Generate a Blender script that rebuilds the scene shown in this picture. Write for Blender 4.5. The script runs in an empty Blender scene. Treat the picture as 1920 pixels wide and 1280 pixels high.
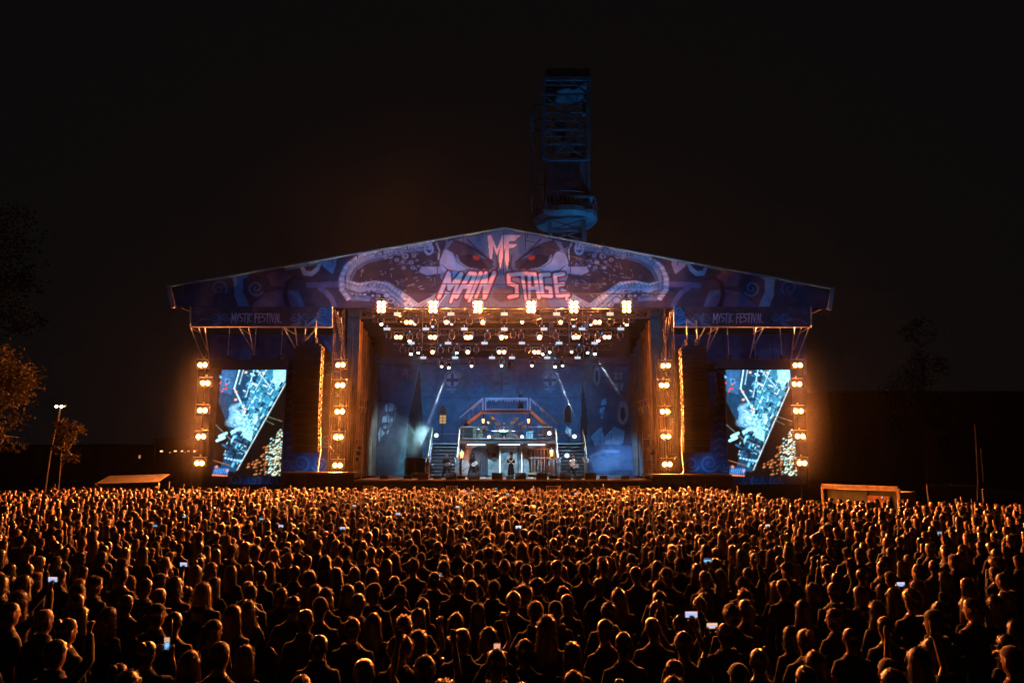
import bpy, bmesh, math, random
import numpy as np
from mathutils import Vector, Matrix
random.seed(7); np.random.seed(7)
R = math.radians
scene = bpy.context.scene
COL = scene.collection

# ------------------------------------------------------------------ camera, sky, exposure
FPX = 1280.0                       # focal length in photograph pixels (1920 wide), a 24 mm lens
CAMH = 3.8
PITCH = math.atan2(218.0, FPX)
cam_data = bpy.data.cameras.new('camera')
cam_data.sensor_width = 36.0
cam_data.lens = 36.0 * FPX / 1920.0
cam_data.clip_end = 2000
cam = bpy.data.objects.new('camera', cam_data)
cam.location = (0, 0, CAMH)
cam.rotation_euler = (math.pi / 2 + PITCH, 0, 0)
COL.objects.link(cam)
scene.camera = cam

world = bpy.data.worlds.new('World'); scene.world = world; world.use_nodes = True
wn = world.node_tree.nodes; wl = world.node_tree.links
sky = wn.new('ShaderNodeTexSky'); sky.sky_type = 'NISHITA'; sky.sun_disc = False
sky.sun_elevation = R(-9); sky.sun_rotation = R(200)
air = wn.new('ShaderNodeVectorMath'); air.operation = 'ADD'; air.inputs[1].default_value = (.8, .68, .74)   # faint town glow over the whole sky
wl.new(sky.outputs[0], air.inputs[0]); wl.new(air.outputs[0], wn['Background'].inputs[0])
wn['Background'].inputs[1].default_value = 0.004      # night
scene.view_settings.view_transform = 'Standard'
scene.view_settings.look = 'None'
scene.view_settings.exposure = 0.0
scene.view_settings.gamma = 1.0
cy = scene.cycles
cy.use_denoising = True
cy.denoiser = 'OPENIMAGEDENOISE'
cy.max_bounces = 4; cy.diffuse_bounces = 0; cy.glossy_bounces = 2; cy.transmission_bounces = 3
cy.transparent_max_bounces = 6; cy.volume_bounces = 0
cy.caustics_reflective = False; cy.caustics_refractive = False
cy.sample_clamp_indirect = 4.0
cy.use_light_tree = True

_c, _s = math.cos(PITCH), math.sin(PITCH)
def at(px, py, Y):
    """point at depth Y (metres) that the photograph shows at pixel px, py"""
    u = 640.0 - py
    t = Y / (FPX * _c - u * _s)
    return Vector(((px - 960.0) * t, Y, CAMH + (FPX * _s + u * _c) * t))
def ax(px, Y, z):                  # X at depth Y and height z for pixel column px
    return (px - 960.0) * (Y * _c + (z - CAMH) * _s) / FPX

# unseen blue floods added behind the camera, aimed at the gable and wings
def spot(name, loc, target, power, color, angle, blend=0.3, size=0.1):
    d = bpy.data.lights.new(name, 'SPOT'); d.energy = power; d.color = color
    d.spot_size = R(angle); d.spot_blend = blend; d.shadow_soft_size = size
    o = bpy.data.objects.new(name, d); COL.objects.link(o)
    o.location = loc
    o.rotation_euler = (Vector(target) - Vector(loc)).to_track_quat('-Z', 'Y').to_euler()
    return o
AMB = (1.0, 0.245, 0.045)
for tx_ in (-9.0, -0.6, 8.0):                 # unseen blue floods added to light the gable
    spot('gable_flood', (tx_*.8, -5.0, 9.0), (tx_, 49.0, 15.6), 60000, (.01,.36,1.0), 17, 1.0, .2)
for tx_, pw in ((-20.0, 12000), (19.0, 20000)):  # unseen blue floods added to light the wings
    spot('wing_flood', (tx_*.7, -5.0, 9.0), (tx_, 49.0, 13.2), pw, (.01,.32,1.0), 15, 1.0, .2)
BLU = (0.05, 0.30, 1.0)
CYN = (0.45, 0.78, 1.0)

# ------------------------------------------------------------------ materials
MATS = {}
def mat(name, color, rough=0.7, metal=0.0, noise=0.0, scale=4.0, bump=0.0, spec=0.5, emit=None, strength=0.0, sheen=0.0, transl=0.0, alpha=1.0):
    if name in MATS: return MATS[name]
    m = bpy.data.materials.new(name); m.use_nodes = True
    nt = m.node_tree; b = nt.nodes['Principled BSDF']
    b.inputs['Roughness'].default_value = rough; b.inputs['Metallic'].default_value = metal
    b.inputs['Specular IOR Level'].default_value = spec
    c = (*color, 1.0); b.inputs['Base Color'].default_value = c
    if sheen: b.inputs['Sheen Weight'].default_value = sheen
    if noise or bump:
        tc = nt.nodes.new('ShaderNodeTexCoord'); n = nt.nodes.new('ShaderNodeTexNoise')
        n.inputs['Scale'].default_value = scale; n.inputs['Detail'].default_value = 5
        nt.links.new(tc.outputs['Object'], n.inputs['Vector'])
        if noise:
            r = nt.nodes.new('ShaderNodeMapRange'); r.inputs[1].default_value = 0.3; r.inputs[2].default_value = 0.7
            r.inputs[3].default_value = 1 - noise; r.inputs[4].default_value = 1 + noise
            nt.links.new(n.outputs['Fac'], r.inputs[0])
            mx = nt.nodes.new('ShaderNodeVectorMath'); mx.operation = 'SCALE'; mx.inputs[0].default_value = color
            nt.links.new(r.outputs[0], mx.inputs['Scale']); nt.links.new(mx.outputs[0], b.inputs['Base Color'])
        if bump:
            bp = nt.nodes.new('ShaderNodeBump'); bp.inputs['Strength'].default_value = bump; bp.inputs['Distance'].default_value = 0.02
            nt.links.new(n.outputs['Fac'], bp.inputs['Height']); nt.links.new(bp.outputs[0], b.inputs['Normal'])
    if emit:
        b.inputs['Emission Color'].default_value = (*emit, 1.0); b.inputs['Emission Strength'].default_value = strength
    if transl:
        t = nt.nodes.new('ShaderNodeBsdfTranslucent'); t.inputs[0].default_value = c
        mix = nt.nodes.new('ShaderNodeMixShader'); mix.inputs[0].default_value = transl
        nt.links.new(b.outputs[0], mix.inputs[1]); nt.links.new(t.outputs[0], mix.inputs[2])
        nt.links.new(mix.outputs[0], nt.nodes['Material Output'].inputs['Surface'])
    MATS[name] = m; return m
def mat_print(name, rough=0.8, emit=0.0, weave=0.12, transl=0.0):
    """printed cloth or lit screen: colour comes from the print stored on the mesh"""
    m = bpy.data.materials.new(name); m.use_nodes = True
    nt = m.node_tree; b = nt.nodes['Principled BSDF']; b.inputs['Roughness'].default_value = rough
    b.inputs['Specular IOR Level'].default_value = 0.2
    a = nt.nodes.new('ShaderNodeAttribute'); a.attribute_name = 'print'
    if emit:
        b.inputs['Base Color'].default_value = (0.01, 0.01, 0.012, 1)
        nt.links.new(a.outputs['Color'], b.inputs['Emission Color']); b.inputs['Emission Strength'].default_value = emit
    else:
        tc = nt.nodes.new('ShaderNodeTexCoord'); n = nt.nodes.new('ShaderNodeTexNoise'); n.inputs['Scale'].default_value = 1.3
        n.inputs['Detail'].default_value = 6
        nt.links.new(tc.outputs['Object'], n.inputs['Vector'])
        r = nt.nodes.new('ShaderNodeMapRange'); r.inputs[1].default_value = 0.3; r.inputs[2].default_value = 0.7
        r.inputs[3].default_value = 1 - weave; r.inputs[4].default_value = 1 + weave
        nt.links.new(n.outputs['Fac'], r.inputs[0])
        mx = nt.nodes.new('ShaderNodeVectorMath'); mx.operation = 'SCALE'
        nt.links.new(a.outputs['Color'], mx.inputs[0]); nt.links.new(r.outputs[0], mx.inputs['Scale'])
        nt.links.new(mx.outputs[0], b.inputs['Base Color'])
        bp = nt.nodes.new('ShaderNodeBump'); bp.inputs['Strength'].default_value = 0.25; bp.inputs['Distance'].default_value = 0.05
        nt.links.new(n.outputs['Fac'], bp.inputs['Height']); nt.links.new(bp.outputs[0], b.inputs['Normal'])
    return m
def glow(name, color, strength):
    if name in MATS: return MATS[name]
    m = bpy.data.materials.new(name); m.use_nodes = True; nt = m.node_tree
    e = nt.nodes.new('ShaderNodeEmission'); e.inputs[0].default_value = (*color, 1); e.inputs[1].default_value = strength
    nt.links.new(e.outputs[0], nt.nodes['Material Output'].inputs['Surface'])
    MATS[name] = m; return m

black = mat('black paint', (0.012, 0.012, 0.013), 0.5, noise=0.3, scale=6, bump=0.2)
dblack = mat('black steel', (0.02, 0.02, 0.022), 0.4, 0.3)
alu = mat('aluminium', (0.55, 0.56, 0.58), 0.35, 0.85, noise=0.15, scale=3)
steel = mat('galvanised steel', (0.45, 0.46, 0.48), 0.45, 0.6, noise=0.2, scale=2)
asphalt = mat('asphalt', (0.045, 0.043, 0.042), 0.9, noise=0.35, scale=1.5, bump=0.6)
skirt = mat('black stage skirt', (0.012, 0.011, 0.011), 0.9, noise=0.3, scale=3)
deckm = mat('stage deck', (0.16, 0.15, 0.135), 0.45, noise=0.3, scale=1.6, bump=0.2)
wood = mat('dark wood', (0.11, 0.06, 0.03), 0.6, noise=0.3, scale=5, bump=0.3)
glassm = mat('case glass', (0.6, 0.7, 0.72), 0.05, spec=0.6, transl=0.0)
LAMP = glow('amber lamp glass', AMB, 12000.0)
LAMP2 = glow('amber rig lamp glass', AMB, 3800.0)
HALO1 = glow('bright halo dish', AMB, 3.0)  # lamp halo put into a glow of the reflector rings
HALO2 = glow('dim halo rim', AMB, 0.7)
def lamp_unit(t, c, r, lampm, dome=0.0):
    """bulb glass, reflector dish and rim given a glow for the halo, facing -Y"""
    c = Vector(c); f = Vector((0,-1,0))
    d = MB()
    if dome: d.tube([c+f*.004, c+f*(.012+r*.12*dome), c+f*(.012+r*.2*dome)], [r*.72, r*.62, r*.3], 10)
    else: d.tube([c+f*.012, c+f*.03], [r*.72, r*.5], 10)
    d.build('lamp', lampm, t, True)
    for a, b, m, z in ((.74, 1.15, HALO1, .008), (1.15, 1.5, HALO2, .006)):
        n = 14; k = MB(); k.add([c+f*z+Vector((math.cos(2*math.pi*j/n)*r*q, 0, math.sin(2*math.pi*j/n)*r*q)) for q in (a, b) for j in range(n)], [(j, n+j, n+(j+1)%n, (j+1)%n) for j in range(n)]); k.build('reflector', m, t)

# ------------------------------------------------------------------ mesh helpers
class MB:
    def __init__(s): s.v = []; s.f = []
    def add(s, vs, fs):
        o = len(s.v); s.v += [tuple(v) for v in vs]; s.f += [tuple(i + o for i in f) for f in fs]; return s
    def box(s, a, b):
        x0, x1 = sorted((a[0], b[0])); y0, y1 = sorted((a[1], b[1])); z0, z1 = sorted((a[2], b[2]))
        return s.add([(x0,y0,z0),(x1,y0,z0),(x1,y1,z0),(x0,y1,z0),(x0,y0,z1),(x1,y0,z1),(x1,y1,z1),(x0,y1,z1)],
                     [(0,3,2,1),(4,5,6,7),(0,1,5,4),(1,2,6,5),(2,3,7,6),(3,0,4,7)])
    def beam(s, p, q, w, h=None, up=(0,0,1)):
        h = h or w; p = Vector(p); q = Vector(q); d = (q - p).normalized(); u = Vector(up)
        if abs(d.dot(u)) > 0.98: u = Vector((0, 1, 0))
        a = d.cross(u).normalized() * w / 2; b = a.cross(d).normalized() * h / 2
        vs = [p-a-b, p+a-b, p+a+b, p-a+b, q-a-b, q+a-b, q+a+b, q-a+b]
        return s.add(vs, [(0,3,2,1),(4,5,6,7),(0,1,5,4),(1,2,6,5),(2,3,7,6),(3,0,4,7)])
    def tube(s, pts, r, n=6, cap=True, flat=1.0):
        pts = [Vector(p) for p in pts]; k = len(pts)
        rs = r if isinstance(r, (list, tuple)) else [r] * k
        d0 = (pts[1] - pts[0]).normalized(); u = Vector((0, 0, 1)) if abs(d0.z) < 0.9 else Vector((0, 1, 0))
        a = d0.cross(u).normalized(); vs = []
        for i, p in enumerate(pts):
            d = (pts[min(i + 1, k - 1)] - pts[max(i - 1, 0)]).normalized()
            a = (a - d * a.dot(d)).normalized(); b = d.cross(a)
            for j in range(n):
                t = 2 * math.pi * j / n
                vs.append(p + a * math.cos(t) * rs[i] + b * math.sin(t) * rs[i] * flat)
        fs = [(i*n+j, i*n+(j+1) % n, (i+1)*n+(j+1) % n, (i+1)*n+j) for i in range(k-1) for j in range(n)]
        if cap: fs += [tuple(range(n-1, -1, -1)), tuple((k-1)*n + j for j in range(n))]
        return s.add(vs, fs)
    def rings(s, rows, n=14, cap=True):
        """rows of (cx, cy, z, rx, ry), bottom to top: a closed lofted form"""
        vs = [(cx + rx*math.cos(2*math.pi*j/n), cy_ + ry*math.sin(2*math.pi*j/n), z) for cx, cy_, z, rx, ry in rows for j in range(n)]
        k = len(rows)
        fs = [(i*n+j, i*n+(j+1) % n, (i+1)*n+(j+1) % n, (i+1)*n+j) for i in range(k-1) for j in range(n)]
        if cap: fs += [tuple(range(n-1, -1, -1)), tuple((k-1)*n + j for j in range(n))]
        return s.add(vs, fs)
    def ball(s, c, r, n=10, m=6):
        rx, ry, rz = r if isinstance(r, (tuple, list)) else (r, r, r)
        return s.rings([(c[0], c[1], c[2] - rz*math.cos(math.pi*(i+0.15)/(m-0.7)), rx*math.sin(math.pi*(i+0.15)/(m-0.7)), ry*math.sin(math.pi*(i+0.15)/(m-0.7))) for i in range(m)], n)
    def disc_cyl(s, c, axis, r, h, n=14, r2=None):
        c = Vector(c); a = Vector(axis).normalized()
        return s.tube([c, c + a*h], [r, r if r2 is None else r2], n)
    def prism(s, poly, y0, y1):
        """outline in x, z pushed from y0 to y1"""
        n = len(poly)
        vs = [(x, y0, z) for x, z in poly] + [(x, y1, z) for x, z in poly]
        return s.add(vs, [tuple(range(n)), tuple(range(2*n-1, n-1, -1))] + [(i, i+n, (i+1) % n + n, (i+1) % n) for i in range(n)])
    def mesh(s, name, m, off=(0,0,0), smooth=False):
        me = bpy.data.meshes.new(name)
        vs = s.v if tuple(off) == (0,0,0) else [(x-off[0], y-off[1], z-off[2]) for x, y, z in s.v]
        me.from_pydata(vs, [], s.f); me.materials.append(m)
        if smooth: me.shade_smooth()
        me.update(); return me
    def build(s, name, m, parent=None, smooth=False, label=None):
        off = tuple(parent_origin(parent)) if parent else (0,0,0)
        o = bpy.data.objects.new(name, s.mesh(name, m, off, smooth)); COL.objects.link(o)
        if parent: o.parent = parent
        if label: o['label'] = label
        return o
def parent_origin(p):
    v = Vector((0,0,0))
    while p: v += p.location; p = p.parent
    return v
def tag(o, label, cat, group=None, kind=None):
    if label: o['label'] = label
    if cat: o['category'] = cat
    if group: o['group'] = group
    if kind: o['kind'] = kind
    return o
def thing(name, label, cat, loc=(0,0,0), group=None):
    o = bpy.data.objects.new(name, None); COL.objects.link(o); o.location = loc; o.empty_display_size = 0.2
    return tag(o, label, cat, group)
def copy_tree(o, loc=None, rot=None, label=None, scale=None, parent=None):
    c = o.copy(); COL.objects.link(c); c.parent = parent
    if loc is not None: c.location = loc
    if rot is not None: c.rotation_euler = rot
    if scale is not None: c.scale = scale
    if label: c['label'] = label
    for ch in o.children: copy_tree(ch, parent=c)
    return c
def setting(o, name=None):
    o['kind'] = 'structure'; return o

# ------------------------------------------------------------------ print painter: a raster in photograph-sized units
class Canvas:
    def __init__(s, x0, x1, y0, y1, step, base):
        s.x = np.arange(x0, x1 + step*0.5, step); s.y = np.arange(y0, y1 + step*0.5, step); s.step = step
        s.X, s.Y = np.meshgrid(s.x, s.y); s.c = np.zeros(s.X.shape + (3,)); s.c[:] = base
    def win(s, x0, x1, y0, y1):
        i0 = np.searchsorted(s.x, x0); i1 = np.searchsorted(s.x, x1); j0 = np.searchsorted(s.y, y0); j1 = np.searchsorted(s.y, y1)
        return slice(j0, j1), slice(i0, i1)
    def put(s, w, a, col):
        a = np.clip(a, 0, 1)[..., None]; s.c[w] = s.c[w]*(1-a) + np.array(col)*a
    def line(s, pts, width, col, alpha=1.0, taper=None):
        """thick polyline; width may be a list per point"""
        pts = np.array(pts, float); n = len(pts)
        ws = np.array(width, float) if np.ndim(width) else np.full(n, float(width))
        m = ws.max() + 2; w = s.win(pts[:,0].min()-m, pts[:,0].max()+m, pts[:,1].min()-m, pts[:,1].max()+m)
        X, Y = s.X[w], s.Y[w]
        if X.size == 0: return
        best = np.full(X.shape, 1e9)
        for i in range(n-1):
            a, b = pts[i], pts[i+1]; d = b - a; L = max((d*d).sum(), 1e-9)
            t = np.clip(((X-a[0])*d[0] + (Y-a[1])*d[1]) / L, 0, 1)
            dist = np.hypot(X-a[0]-t*d[0], Y-a[1]-t*d[1]) - (ws[i] + (ws[i+1]-ws[i])*t)/2
            best = np.minimum(best, dist)
        s.put(w, (0.5 - best/s.step) * 1.0 if alpha == 1 else np.clip(0.5 - best/s.step, 0, 1)*alpha, col)
    def ell(s, cx, cy_, rx, ry, col, ring=None, alpha=1.0, rot=0.0):
        m = max(rx, ry) + 2; w = s.win(cx-m, cx+m, cy_-m, cy_+m); X, Y = s.X[w]-cx, s.Y[w]-cy_
        if X.size == 0: return
        c, q = math.cos(rot), math.sin(rot); U = (X*c + Y*q)/rx; V = (-X*q + Y*c)/ry
        d = (np.hypot(U, V) - 1) * min(rx, ry)
        a = 0.5 - d/s.step
        if ring: a = np.minimum(a, 0.5 + (d + ring)/s.step)
        s.put(w, np.clip(a, 0, 1)*alpha, col)
    def poly(s, pts, col, alpha=1.0):
        p = np.array(pts, float); w = s.win(p[:,0].min()-1, p[:,0].max()+1, p[:,1].min()-1, p[:,1].max()+1)
        X, Y = s.X[w], s.Y[w]
        if X.size == 0: return
        acc = np.zeros(X.shape)
        for oy in (-0.25, 0.25):
            ins = np.zeros(X.shape, bool); YY = Y + oy*s.step
            for i in range(len(p)):
                x1, y1 = p[i]; x2, y2 = p[(i+1) % len(p)]
                if y1 == y2: continue
                ins ^= ((y1 > YY) != (y2 > YY)) & (X < (x2-x1)*(YY-y1)/(y2-y1) + x1)
            acc += ins*0.5
        s.put(w, acc*alpha, col)
    def spiral(s, cx, cy_, r, turns, width, col, start=0.0, flip=1, alpha=1.0):
        n = int(14*turns)+4
        pts = [(cx + flip*r*(1-t/n)**0.8*math.cos(start + t*2*math.pi*turns/n), cy_ + r*(1-t/n)**0.8*math.sin(start + t*2*math.pi*turns/n)) for t in range(n)]
        s.line(pts, [width*(1-0.55*t/n) for t in range(n)], col, alpha)
    def text(s, txt, x, y, w, h, col, width, gap=0.3, slant=0.0, jag=0.0, rot=None):
        cx = x
        for k, ch in enumerate(txt):
            if ch == ' ': cx += w*0.7; continue
            lw = w*(0.35 if ch == 'I' else 1.15 if ch == 'M' else 0.9)
            for st in FONT[ch]:
                rj = random.Random(k*31 + 5)
                P = [(cx + u*lw + slant*(v-0)*h, y + v*h*(1 + (jag*rj.uniform(0, 1) if v == 1 else 0))) for u, v in st]
                s.line(P, [width*(1.0 if v < 0.9 else 0.7) for u, v in st], col)
            cx += lw + gap*w
        return cx
    def noise(s, amp, cell, seed=0):
        rng = np.random.RandomState(seed)
        gx = rng.rand(int((s.y[-1]-s.y[0])/cell)+3, int((s.x[-1]-s.x[0])/cell)+3)
        fx = (s.X - s.x[0])/cell; fy = (s.Y - s.y[0])/cell; ix = fx.astype(int); iy = fy.astype(int); tx = fx-ix; ty = fy-iy
        tx = tx*tx*(3-2*tx); ty = ty*ty*(3-2*ty)
        v = (gx[iy, ix]*(1-tx) + gx[iy, ix+1]*tx)*(1-ty) + (gx[iy+1, ix]*(1-tx) + gx[iy+1, ix+1]*tx)*ty
        s.c *= (1 + amp*(v*2-1))[..., None]
    def sheet(s, name, material, place, parent=None, top=None, bottom=None, wrinkle=0.0):
        """the print as a real cloth: place(px, py) gives the point; top/bottom(x) trim its outline"""
        nx, ny = len(s.x), len(s.y)
        off = parent_origin(parent) if parent else Vector((0,0,0))
        cols = np.empty((ny, nx, 3)); P = np.empty((ny, nx, 3))
        for i, x in enumerate(s.x):
            t = top(x) if top else s.y[0]; b = bottom(x) if bottom else s.y[-1]
            ys = np.linspace(t, b, ny)
            for ch in range(3): cols[:, i, ch] = np.interp(ys, s.y, s.c[:, i, ch])
            for j, yy in enumerate(ys): P[j, i] = place(x, yy)
        if wrinkle:
            rng = np.random.RandomState(3)
            for k in range(7):
                kx, kz, ph = rng.uniform(0.4, 2.5), rng.uniform(-1.2, 1.2), rng.uniform(0, 6)
                P[..., 1] += wrinkle/3*np.sin(P[..., 0]*kx + P[..., 2]*kz + ph)
        P -= np.array(off)
        me = bpy.data.meshes.new(name); nv = nx*ny
        idx = np.arange(nv).reshape(ny, nx)
        q = np.stack([idx[1:, :-1], idx[1:, 1:], idx[:-1, 1:], idx[:-1, :-1]], -1).reshape(-1, 4)
        me.vertices.add(nv); me.vertices.foreach_set('co', P.reshape(-1).astype(np.float32))
        me.loops.add(q.size); me.loops.foreach_set('vertex_index', q.reshape(-1).astype(np.int32))
        me.polygons.add(len(q)); me.polygons.foreach_set('loop_start', (np.arange(len(q))*4).astype(np.int32))
        me.update(calc_edges=True)
        at_ = me.attributes.new('print', 'FLOAT_COLOR', 'POINT')
        at_.data.foreach_set('color', np.concatenate([np.clip(cols.reshape(-1, 3), 0, None), np.ones((nv, 1))], 1).reshape(-1).astype(np.float32))
        me.materials.append(material); me.shade_smooth()
        o = bpy.data.objects.new(name, me); COL.objects.link(o)
        if parent: o.parent = parent
        return o
FONT = {'M': [[(0,1),(0.05,0),(0.5,0.75),(0.95,0),(1,1)]], 'A': [[(0,1),(0.5,0),(1,1)],[(0.22,0.66),(0.8,0.66)]], 'I': [[(0.5,0),(0.5,1)]],
 'N': [[(0,1),(0,0),(1,1),(1,0)]], 'S': [[(1,0.05),(0.1,0.08),(0.05,0.42),(0.92,0.55),(0.9,0.92),(0,0.98)]], 'T': [[(0,0.04),(1,0)],[(0.5,0),(0.5,1)]],
 'G': [[(1,0.05),(0.1,0.1),(0.02,0.9),(0.9,0.97),(0.95,0.55),(0.5,0.52)]], 'E': [[(1,0),(0.08,0.03),(0.02,1),(1,0.97)],[(0.05,0.48),(0.8,0.46)]],
 'Y': [[(0,0),(0.5,0.5),(1,0)],[(0.5,0.5),(0.42,1)]], 'C': [[(1,0.06),(0.1,0.06),(0.02,0.92),(1,0.97)]], 'F': [[(1,0.0),(0.05,0.03),(0.05,1)],[(0.05,0.47),(0.8,0.45)]],
 'V': [[(0,0),(0.45,1),(1,0)]], 'L': [[(0.05,0),(0.05,0.96),(1,1)]], 'H': [[(0,0),(0,1)],[(1,0),(1,1)],[(0,0.5),(1,0.5)]],
 'O': [[(0.1,0.05),(0.9,0.05),(0.95,0.95),(0.05,0.95),(0.1,0.05)]], 'P': [[(0.05,1),(0.05,0),(0.95,0.1),(0.9,0.5),(0.05,0.55)]], 'U': [[(0,0),(0.05,0.95),(0.95,0.95),(1,0)]],
 'R': [[(0.05,1),(0.05,0),(0.95,0.1),(0.9,0.48),(0.1,0.52),(1,1)]], '1': [[(0.2,0.15),(0.5,0),(0.5,1)]], '9': [[(1,0.45),(0.1,0.45),(0.1,0),(1,0),(0.9,1)]],
 '2': [[(0,0.15),(0.5,0),(1,0.2),(0,1),(1,1)]], '0': [[(0.1,0.05),(0.9,0.05),(0.95,0.95),(0.05,0.95),(0.1,0.05)]]}

# ================================================================== THE SETTING
YF = 49.0                                   # gable plane
DECK = 2.25                                 # stage deck height
g = MB(); g.add([(-400,-150,0),(400,-150,0),(400,700,0),(-400,700,0)], [(0,1,2,3)])
setting(g.build('ground', asphalt))

# ------------------------------------------------------------------ gable banner print
def gtop(x): return 538 + (430-538)*(x-320)/625.0 if x < 945 else 430 + (542-430)*(x-945)/612.0
def gbot(x): return 573 + 2.5*min(1, max(0, (x-320)/300)) + (1.0 if x > 1250 else 0)
def paint_gable():
    c = Canvas(320, 1557, 428, 580, 1.25, (0.05, 0.055, 0.09))
    dark = (0.03, 0.03, 0.05); mid = (0.16, 0.22, 0.33); pale = (0.30, 0.47, 0.60); paler = (0.52, 0.68, 0.76)
    for sgn in (-1, 1):
        m = (lambda x: x) if sgn < 0 else (lambda x: 1890 - x)
        P = lambda pts: [(m(x), y) for x, y in pts]
        # wing ornaments
        c.poly(P([(432,517),(470,508),(464,520),(456,524),(456,548),(462,560),(468,575),(448,575),(440,556),(438,528)]), (0.10,0.30,0.46))
        c.poly(P([(470,575),(500,548),(530,542),(560,545),(572,575)]), (0.10,0.12,0.24))
        c.poly(P([(500,515),(530,505),(548,520),(536,538),(508,535)]), (0.12,0.11,0.19))
        c.line(P([(540,575),(534,552),(538,530),(552,520),(568,524)]), [9,8,7,6,4], dark)
        c.line(P([(545,548),(560,556),(566,574)]), 8, (0.09,0.20,0.36))
        c.spiral(m(480), 540, 15, 1.6, 5, (0.12,0.20,0.34), start=0.6, flip=-sgn)
        c.spiral(m(410), 540, 15, 1.5, 4, (0.10,0.14,0.24), start=2.6, flip=sgn)
        c.spiral(m(612), 496, 11, 1.6, 4, dark, start=2.6, flip=sgn)
        c.line(P([(567,503),(572,512),(584,513),(594,505),(600,494)]), [7,9,9,8,5], pale)
        c.poly(P([(534,502),(600,489),(600,494),(534,508)]), (0.10,0.30,0.46))
        c.poly(P([(600,489),(632,483),(630,498),(624,514),(616,508),(606,500)]), (0.20,0.30,0.44))
        c.line(P([(600,540),(612,548),(622,560),(628,576)]), 9, (0.10,0.14,0.27))
        c.poly(P([(575,530),(640,527),(640,538),(575,540)]), (0.10,0.12,0.25))
        c.line(P([(432,519),(536,498)]), 3, (0.12,0.34,0.52))
        # great tentacle: along the roof edge, round the end, and back in underneath
        loop = [(800,462),(760,468),(720,475),(685,484),(660,500),(650,520),(650,540),(662,556),(690,560)]
        low = [(650,535),(672,541),(700,536),(724,540),(744,556),(765,574),(776,584)]
        c.poly(P([(668,500),(720,478),(790,464),(850,455),(850,545),(800,552),(742,548),(720,532),(690,534),(668,530),(660,515)]), (0.05,0.045,0.055))
        rr = random.Random(11 if sgn < 0 else 12)
        c.line(P(loop), [16,16,18,20,22,22,20,16,10], (0.13,0.23,0.36))
        c.line(P([(x+3, y-4) for x, y in loop[:7]]), [5,6,8,9,9,8,6], pale)
        c.line(P(low), [10,16,20,24,28,32,34], pale)
        c.line(P([(x+4, y-7) for x, y in low]), [3,5,6,6,6,5,4], paler)
        for i in range(46):                         # scalloped outer rim
            t = i/45*7.0; k = min(int(t), 7); f = t-k
            x = loop[k][0]+(loop[k+1][0]-loop[k][0])*f; y = loop[k][1]+(loop[k+1][1]-loop[k][1])*f
            a = math.atan2(y-515, x-740)
            c.ell(m(x+10*math.cos(a)), y+9*math.sin(a), 4.5, 2.4, pale if i % 3 else paler, rot=a if sgn < 0 else math.pi-a)
            c.line(P([(x+3*math.cos(a), y+3*math.sin(a)), (x-9*math.cos(a), y-9*math.sin(a))]), 0.9, dark)
        for i in range(20):                         # ribs on the lower arm
            t = i/19*5.5; k = min(int(t), 5); f = t-k
            x = low[k][0]+(low[k+1][0]-low[k][0])*f; y = low[k][1]+(low[k+1][1]-low[k][1])*f
            c.line(P([(x+9, y-12), (x+2, y-1)]), 1.0, (0.16,0.15,0.2))
        for x, y, r in [(690,545,5),(684,552,3.6),(702,543,5.5),(712,536,6),(718,545,6.5),(725,553,7),(709,555,5),(699,554,3.5),(676,552,3),(668,554,2.6),(734,563,8),(720,566,5),(745,572,6),(762,568,6),(660,551,3),(692,535,4),(702,532,4.5)]:
            c.ell(m(x), y, r, r*0.82, (0.05,0.05,0.08)); c.ell(m(x), y, r-1.0, r*0.82-1.0, paler)
            if rr.random() < 0.5: c.ell(m(x-r*0.2), y+r*0.1, r*0.5, r*0.42, (0.18,0.16,0.18))
        for x, y, r in [(722,482,5.5),(732,481,5.5),(744,487,5),(760,480,7),(748,473,8),(771,492,5.5),(776,479,5),(755,491,3.6),(757,502,4.6),(774,502,5),(782,488,3.6),(785,499,3.5),(712,475,5),(772,473,4),(706,478,3)]:
            c.ell(m(x), y, r, r*0.85, (0.04,0.05,0.08)); c.ell(m(x), y, r-0.9, r*0.85-0.9, (0.28,0.40,0.54)); 
            if rr.random() < 0.7: c.ell(m(x), y, r*0.5, r*0.42, (0.10,0.14,0.2))
        c.ell(m(804), 466, 9, 12, pale, ring=3); c.ell(m(806), 464, 4, 5, pale)
        c.line(P([(818,455),(824,470),(822,486)]), 2.4, pale)
        for q in (-7, -3.5, 3, 6.5):                 # fine contour and hatch lines of the drawing
            c.line(P([(x+q*.7, y+q) for x, y in loop]), .8, dark if q in (-3.5, 6.5) else pale)
            c.line(P([(x+q*.3, y+q*1.3) for x, y in low]), .8, dark if q in (-3.5, 6.5) else paler)
        for i in range(150):
            x, y = rr.uniform(655, 860), rr.uniform(462, 572); a = math.atan2(y-520, x-760)+1.5; l = rr.uniform(2, 8)
            c.line(P([(x, y), (x+l*math.cos(a), y+l*math.sin(a))]), .8, rr.choice([dark, dark, mid, pale]))
        for i in range(70):
            x, y = rr.uniform(832, 940), rr.uniform(440, 572); l = rr.uniform(3, 9); c.line(P([(x, y), (x-l*.7, y+l*.6)]), .7, rr.choice([(.10,.12,.17), (.12,.14,.2), paler]))
        for i in range(26):                         # stippling
            x, y = rr.uniform(690, 815), rr.uniform(500, 545); c.line(P([(x, y), (x+rr.uniform(2, 7), y-rr.uniform(0, 3))]), 0.9, (0.3,0.36,0.44))
        for i in range(14): 
            x, y = rr.uniform(745, 815), rr.uniform(462, 500); c.line(P([(x, y), (x+rr.uniform(3, 8), y-rr.uniform(1, 5))]), 1.2, mid)
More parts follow.
